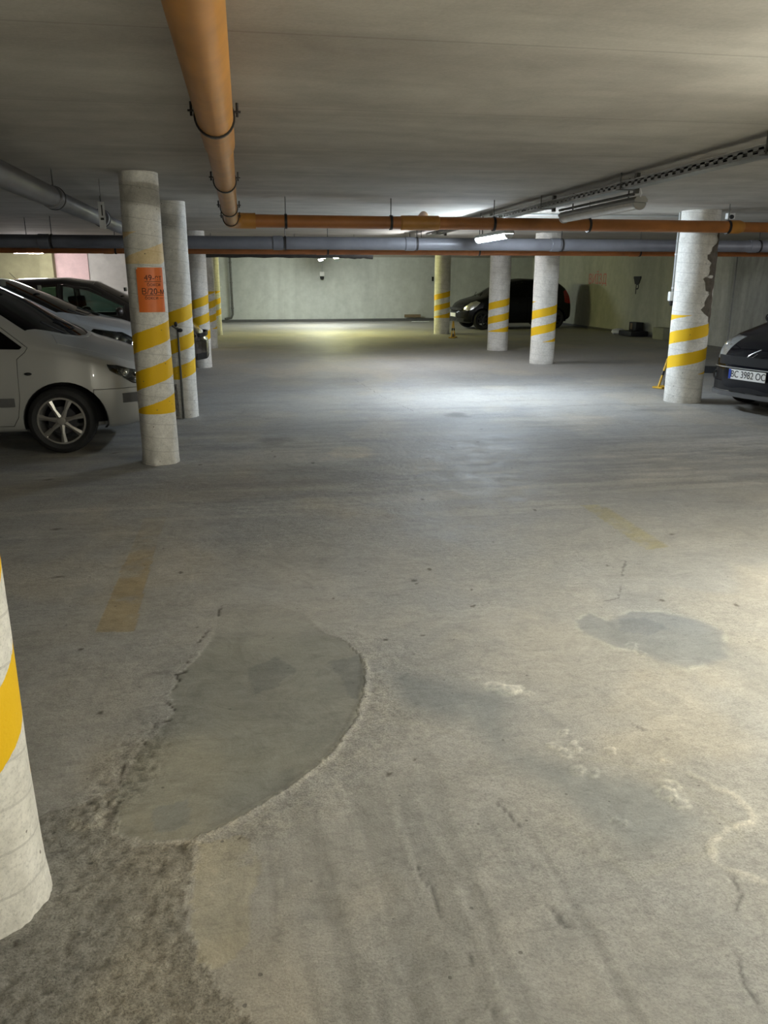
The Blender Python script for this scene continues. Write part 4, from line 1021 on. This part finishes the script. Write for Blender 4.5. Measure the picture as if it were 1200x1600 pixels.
def mpv(paint, **kw):
    P = dict(paint=paint, adx=.04, wb=2.58, wr=.292, rr=.205, yw=.835, spokes=7, nose=.80, tail=-3.33, tumble=.26,
        top=[(-3.35, .75), (-3.30, 1.05), (-3.15, 1.42), (-2.9, 1.54), (-2.3, 1.60), (-1.4, 1.635), (-.95, 1.58), (-.45, 1.34), (.0, 1.06), (.13, .985), (.35, .915), (.55, .835), (.70, .74), (.80, .60)],
        edge=[(-3.35, .70), (-3.30, .98), (-3.15, 1.33), (-2.9, 1.46), (-2.3, 1.52), (-1.4, 1.555), (-1.0, 1.46), (-.55, 1.21), (-.25, .99), (-.05, .935), (.2, .885), (.45, .81), (.62, .72), (.80, .55)],
        belt=[(-3.35, .64), (-3.2, .93), (-2.5, .95), (-1, .90), (-.3, .875), (0, .85), (.3, .79), (.55, .70), (.80, .48)],
        hw=[(-3.35, .62), (-3.25, .74), (-3.0, .82), (-2.4, .855), (-1, .86), (0, .852), (.3, .82), (.5, .76), (.65, .67), (.75, .56), (.80, .42)],
        bot=[(-3.35, .34), (-3.1, .24), (-2.5, .17), (0, .17), (.5, .19), (.80, .24)],
        windows=[[(-.28, .92), (-.26, .94), (-.50, 1.13), (-.62, 1.22), (-1.02, 1.43), (-1.38, 1.50), (-1.38, .94)], [(-1.48, .94), (-1.48, 1.50), (-2.25, 1.48), (-2.30, .97)], [(-2.42, .99), (-2.40, 1.46), (-2.9, 1.38), (-3.0, 1.04)]],
        doors=[[(-.40, .26), (-.35, .34), (-.32, .50), (-.31, .84), (-.24, .90), (-.22, .935), (-.60, 1.245), (-1.0, 1.46), (-1.42, 1.525), (-1.42, .26)], [(-1.45, .26), (-1.45, 1.525), (-2.25, 1.50), (-2.36, 1.02), (-2.15, .60), (-2.13, .40), (-2.2, .26)]],
        windscreen=[(.125, 0), (.10, .25), (.02, .45), (-.10, .60), (-.24, .72), (-.60, .66), (-.98, .56), (-1.0, 0), (-.98, -.56), (-.60, -.66), (-.24, -.72), (-.10, -.60), (.02, -.45), (.10, -.25)],
        rear_window=[(-3.28, .5), (-3.06, .5), (-3.06, -.5), (-3.28, -.5)], z_screen=.90, z_rear=.15,
        hood=[(.70, .0), (.68, .30), (.58, .52), (.40, .66), (.02, .74), (-.05, .60), (.05, .46), (.14, .26), (.16, 0), (.14, -.26), (.05, -.46), (-.05, -.60), (.02, -.74), (.40, -.66), (.58, -.52), (.68, -.30)], z_hood=.66,
        headlight=[(.50, .765), (.42, .775), (.44, .725), (.62, .60), (.76, .575), (.72, .68), (.62, .72)],
        taillight=[(-3.1, .75), (-2.98, .78), (-3.08, 1.40), (-3.35, 1.3), (-3.35, .75)],
        bumper=(.30, .56), rbumper=-2.95, dash=-.20, mirror=(-.56, .99), cowl=.12, antenna=-1.3, wip=.02, handle=paint)
    P.update(kw); return P
def hatch(paint, **kw):
    P = dict(paint=paint, wb=2.43, wr=.30, rr=.19, yw=.80, spokes=5, nose=.70, tail=-3.02, tumble=.34,
        top=[(-3.04, .8), (-2.98, 1.02), (-2.80, 1.30), (-2.55, 1.46), (-2.1, 1.52), (-1.4, 1.54), (-.95, 1.48), (-.5, 1.25), (-.12, 1.02), (.05, .97), (.3, .91), (.5, .82), (.62, .72), (.70, .58)],
        edge=[(-3.04, .75), (-2.98, .95), (-2.80, 1.20), (-2.55, 1.37), (-2.1, 1.44), (-1.4, 1.46), (-1.0, 1.38), (-.6, 1.17), (-.30, .99), (0, .92), (.3, .84), (.5, .74), (.70, .52)],
        belt=[(-3.04, .7), (-2.9, .92), (-2.3, .96), (-1, .92), (-.3, .90), (0, .86), (.3, .78), (.5, .68), (.70, .46)],
        hw=[(-3.04, .58), (-2.95, .70), (-2.7, .79), (-2.2, .825), (-1, .83), (0, .822), (.3, .78), (.45, .72), (.58, .62), (.66, .50), (.70, .38)],
        bot=[(-3.04, .32), (-2.8, .22), (-2.3, .17), (0, .17), (.4, .19), (.70, .24)],
        windows=[[(-.52, .97), (-.50, 1.10), (-1.02, 1.34), (-1.38, 1.40), (-1.38, .96)], [(-1.48, .97), (-1.48, 1.40), (-2.05, 1.37), (-2.30, 1.22), (-2.30, .99)]],
        doors=[[(-.40, .26), (-.36, .40), (-.38, .78), (-.46, .94), (-.48, 1.12), (-1.0, 1.375), (-1.42, 1.43), (-1.42, .26)], [(-1.45, .26), (-1.45, 1.43), (-2.08, 1.40), (-2.34, 1.22), (-2.30, .92), (-2.05, .62), (-2.02, .4), (-2.1, .26)]],
        windscreen=[(-.02, 0), (-.05, .25), (-.12, .45), (-.24, .62), (-.34, .66), (-.62, .60), (-.95, .52), (-.97, 0), (-.95, -.52), (-.62, -.60), (-.34, -.66), (-.24, -.62), (-.12, -.45), (-.05, -.25)],
        rear_window=[(-2.93, .5), (-2.63, .48), (-2.63, -.48), (-2.93, -.5)], z_screen=.86, z_rear=.12,
        hood=[(.60, 0), (.58, .25), (.48, .44), (.32, .58), (-.08, .70), (-.20, .62), (-.08, .44), (0, .25), (.02, 0), (0, -.25), (-.08, -.44), (-.20, -.62), (-.08, -.70), (.32, -.58), (.48, -.44), (.58, -.25)], z_hood=.64,
        headlight=[(.22, .87), (.10, .82), (.22, .70), (.38, .60), (.50, .575), (.58, .62), (.52, .72), (.38, .82)],
        taillight=[(-2.84, .78), (-2.72, .82), (-2.70, 1.15), (-2.86, 1.22), (-3.1, 1.0), (-3.1, .78)],
        bumper=(.28, .54), rbumper=-2.68, dash=-.28, mirror=(-.52, 1.00), cowl=-.02, antenna=-2.2, wip=.02)
    P.update(kw); return P

# silver people carrier, front wheel in view by the left edge
def silver_extra(t, P):
    for sgn in (-1, 1):
        bm = B(); ellipsoid(bm, (-.225, sgn*(P['hw_f'](-.2)+.001), .715), (.032, .008, .013), 16); obj('side_repeater', bm, M['black_plastic'], t)
    number_plate(t, .845, .40, '')
Pm = mpv(M['paint_silver'], rub=True, strip=.475, strip_w=.74, more=silver_extra, side_glass=M['glass_dark'], screen_glass=M['glass'])
Pm['extra'] = front_trim(.66, .07, .28)
build_car(Pm, 'silver-grey people carrier nearest the camera at the left edge, alloy front wheel showing', (-1.68, 8.2, 0), 0)
Pl = mpv(M['paint_light'],
    top=[(-3.35, .75), (-3.30, 1.05), (-3.15, 1.40), (-2.9, 1.50), (-2.3, 1.56), (-1.4, 1.57), (-.95, 1.51), (-.45, 1.30), (.0, 1.09), (.13, 1.05), (.35, 1.0), (.55, .93), (.70, .84), (.80, .68)],
    edge=[(-3.35, .70), (-3.30, .98), (-3.15, 1.31), (-2.9, 1.42), (-2.3, 1.48), (-1.4, 1.49), (-1.0, 1.42), (-.55, 1.22), (-.25, 1.08), (-.05, 1.02), (.2, .96), (.45, .89), (.62, .81), (.80, .64)],
    belt=[(-3.35, .64), (-3.2, .96), (-2.5, .97), (-1, .95), (-.3, .94), (0, .93), (.3, .88), (.55, .80), (.80, .56)],
    headlight=[(.18, .93), (.14, .89), (.46, .70), (.74, .66), (.70, .76), (.50, .88)], z_screen=.95, screen_glass=M['glass'], side_glass=M['glass_dark'])
Pl['extra'] = front_trim(.66, .07, .28)
build_car(Pl, 'pale silver car parked between the silver-grey people carrier and the dark-roofed car', (-2.03, 11.05, 0), 0)
Ph = hatch(M['paint_dark'], side_glass=M['glass'], screen_glass=M['glass'])
Ph['extra'] = front_trim(.64, .06, .30)
build_car(Ph, 'dark-roofed car with see-through side windows, furthest of the three parked on the left', (-1.42, 14.0, 0), 0)
# black hatchback at the back on the right, nose to the left
def micra_extra(t, P):
    number_plate(t, .735, .44, '')
Pb = hatch(M['paint_black'], side_glass=M['glass_dark'], screen_glass=M['glass_dark'], spokes=7, rimmat=M['rim_dark'], more=micra_extra, lens=M['reflector'])
Pb['extra'] = front_trim(.62, .07, .30)
build_car(Pb, 'black hatchback at the back standing behind the thick columns with bright headlamp', (7.15, 25.3, 0), PI+math.radians(4))
# black car at the right edge with its number plate showing
def right_extra(t, P):
    number_plate(t, .865, .45, 'BC 3982 OC')
    # slanted double emblem on the bonnet lip
    bm = B()
    tube(bm, [(.805, -.075, .650), (.80, -.02, .690), (.775, .075, .740)], .007, 8)
    tube(bm, [(.812, -.075, .648), (.815, -.055, .628), (.80, .0, .655), (.79, .045, .690)], .008, 8)
    obj('emblem', bm, M['chrome'], t)
    for sgn in (-1, 1):
        bm = B(); ellipsoid(bm, (.68, sgn*.58, .40), (.04, .05, .05), 16); lathe(bm, [(.06, .66), (.07, .70), (.058, .72), (.05, .70)], 'X', 20, (0, sgn*.58, .40), closed=True)
        obj('fog_lamp', bm, M['dark_plastic'], t)
    P['strip_fn'](.52, .012, .60, M['chrome'], 'chrome_line', .022)
    P['strip_fn'](.215, .05, .70, M['dark_plastic'], 'lip', .03)
Pr = mpv(M['paint_black2'], more=right_extra, nose=.80,
    top=[(-3.35, .75), (-3.30, 1.0), (-3.1, 1.30), (-2.8, 1.42), (-2.2, 1.48), (-1.5, 1.50), (-1.05, 1.43), (-.55, 1.20), (-.05, .99), (.13, .945), (.35, .89), (.55, .82), (.70, .73), (.80, .60)],
    edge=[(-3.35, .70), (-3.30, .95), (-3.1, 1.22), (-2.8, 1.34), (-2.2, 1.40), (-1.5, 1.42), (-1.1, 1.34), (-.6, 1.12), (-.25, .98), (-.05, .93), (.2, .87), (.45, .79), (.62, .70), (.80, .55)],
    belt=[(-3.35, .64), (-3.2, .92), (-2.5, .96), (-1, .93), (-.3, .90), (0, .86), (.3, .79), (.55, .70), (.80, .48)],
    windows=[[(-.60, .98), (-.60, 1.08), (-1.02, 1.30), (-1.38, 1.36), (-1.38, .97)], [(-1.48, .98), (-1.48, 1.36), (-2.25, 1.34), (-2.45, 1.05)]],
    doors=[[(-.36, .26), (-.33, .40), (-.34, .80), (-.40, .95), (-.55, .96), (-.56, 1.10), (-1.0, 1.33), (-1.42, 1.39), (-1.42, .26)], [(-1.45, .26), (-1.45, 1.39), (-2.25, 1.37), (-2.40, 1.0), (-2.15, .60), (-2.13, .40), (-2.2, .26)]],
    headlight=[(.34, .86), (.22, .84), (.34, .73), (.48, .60), (.86, .60), (.86, .70), (.70, .76), (.56, .83)],
    z_screen=.87, mirror=(-.50, 1.0), lens=M['frosted'], light_y=.46, side_glass=M['glass_dark'], screen_glass=M['glass_dark'])
Pr['extra'] = front_trim(.60, .10, .30, .50)
hd = math.radians(194)
build_car(Pr, 'blue-black car cut by the right edge with white number plate BC 3982 OC', (5.56-.87*math.cos(hd), 8.30-.87*math.sin(hd), 0), hd)
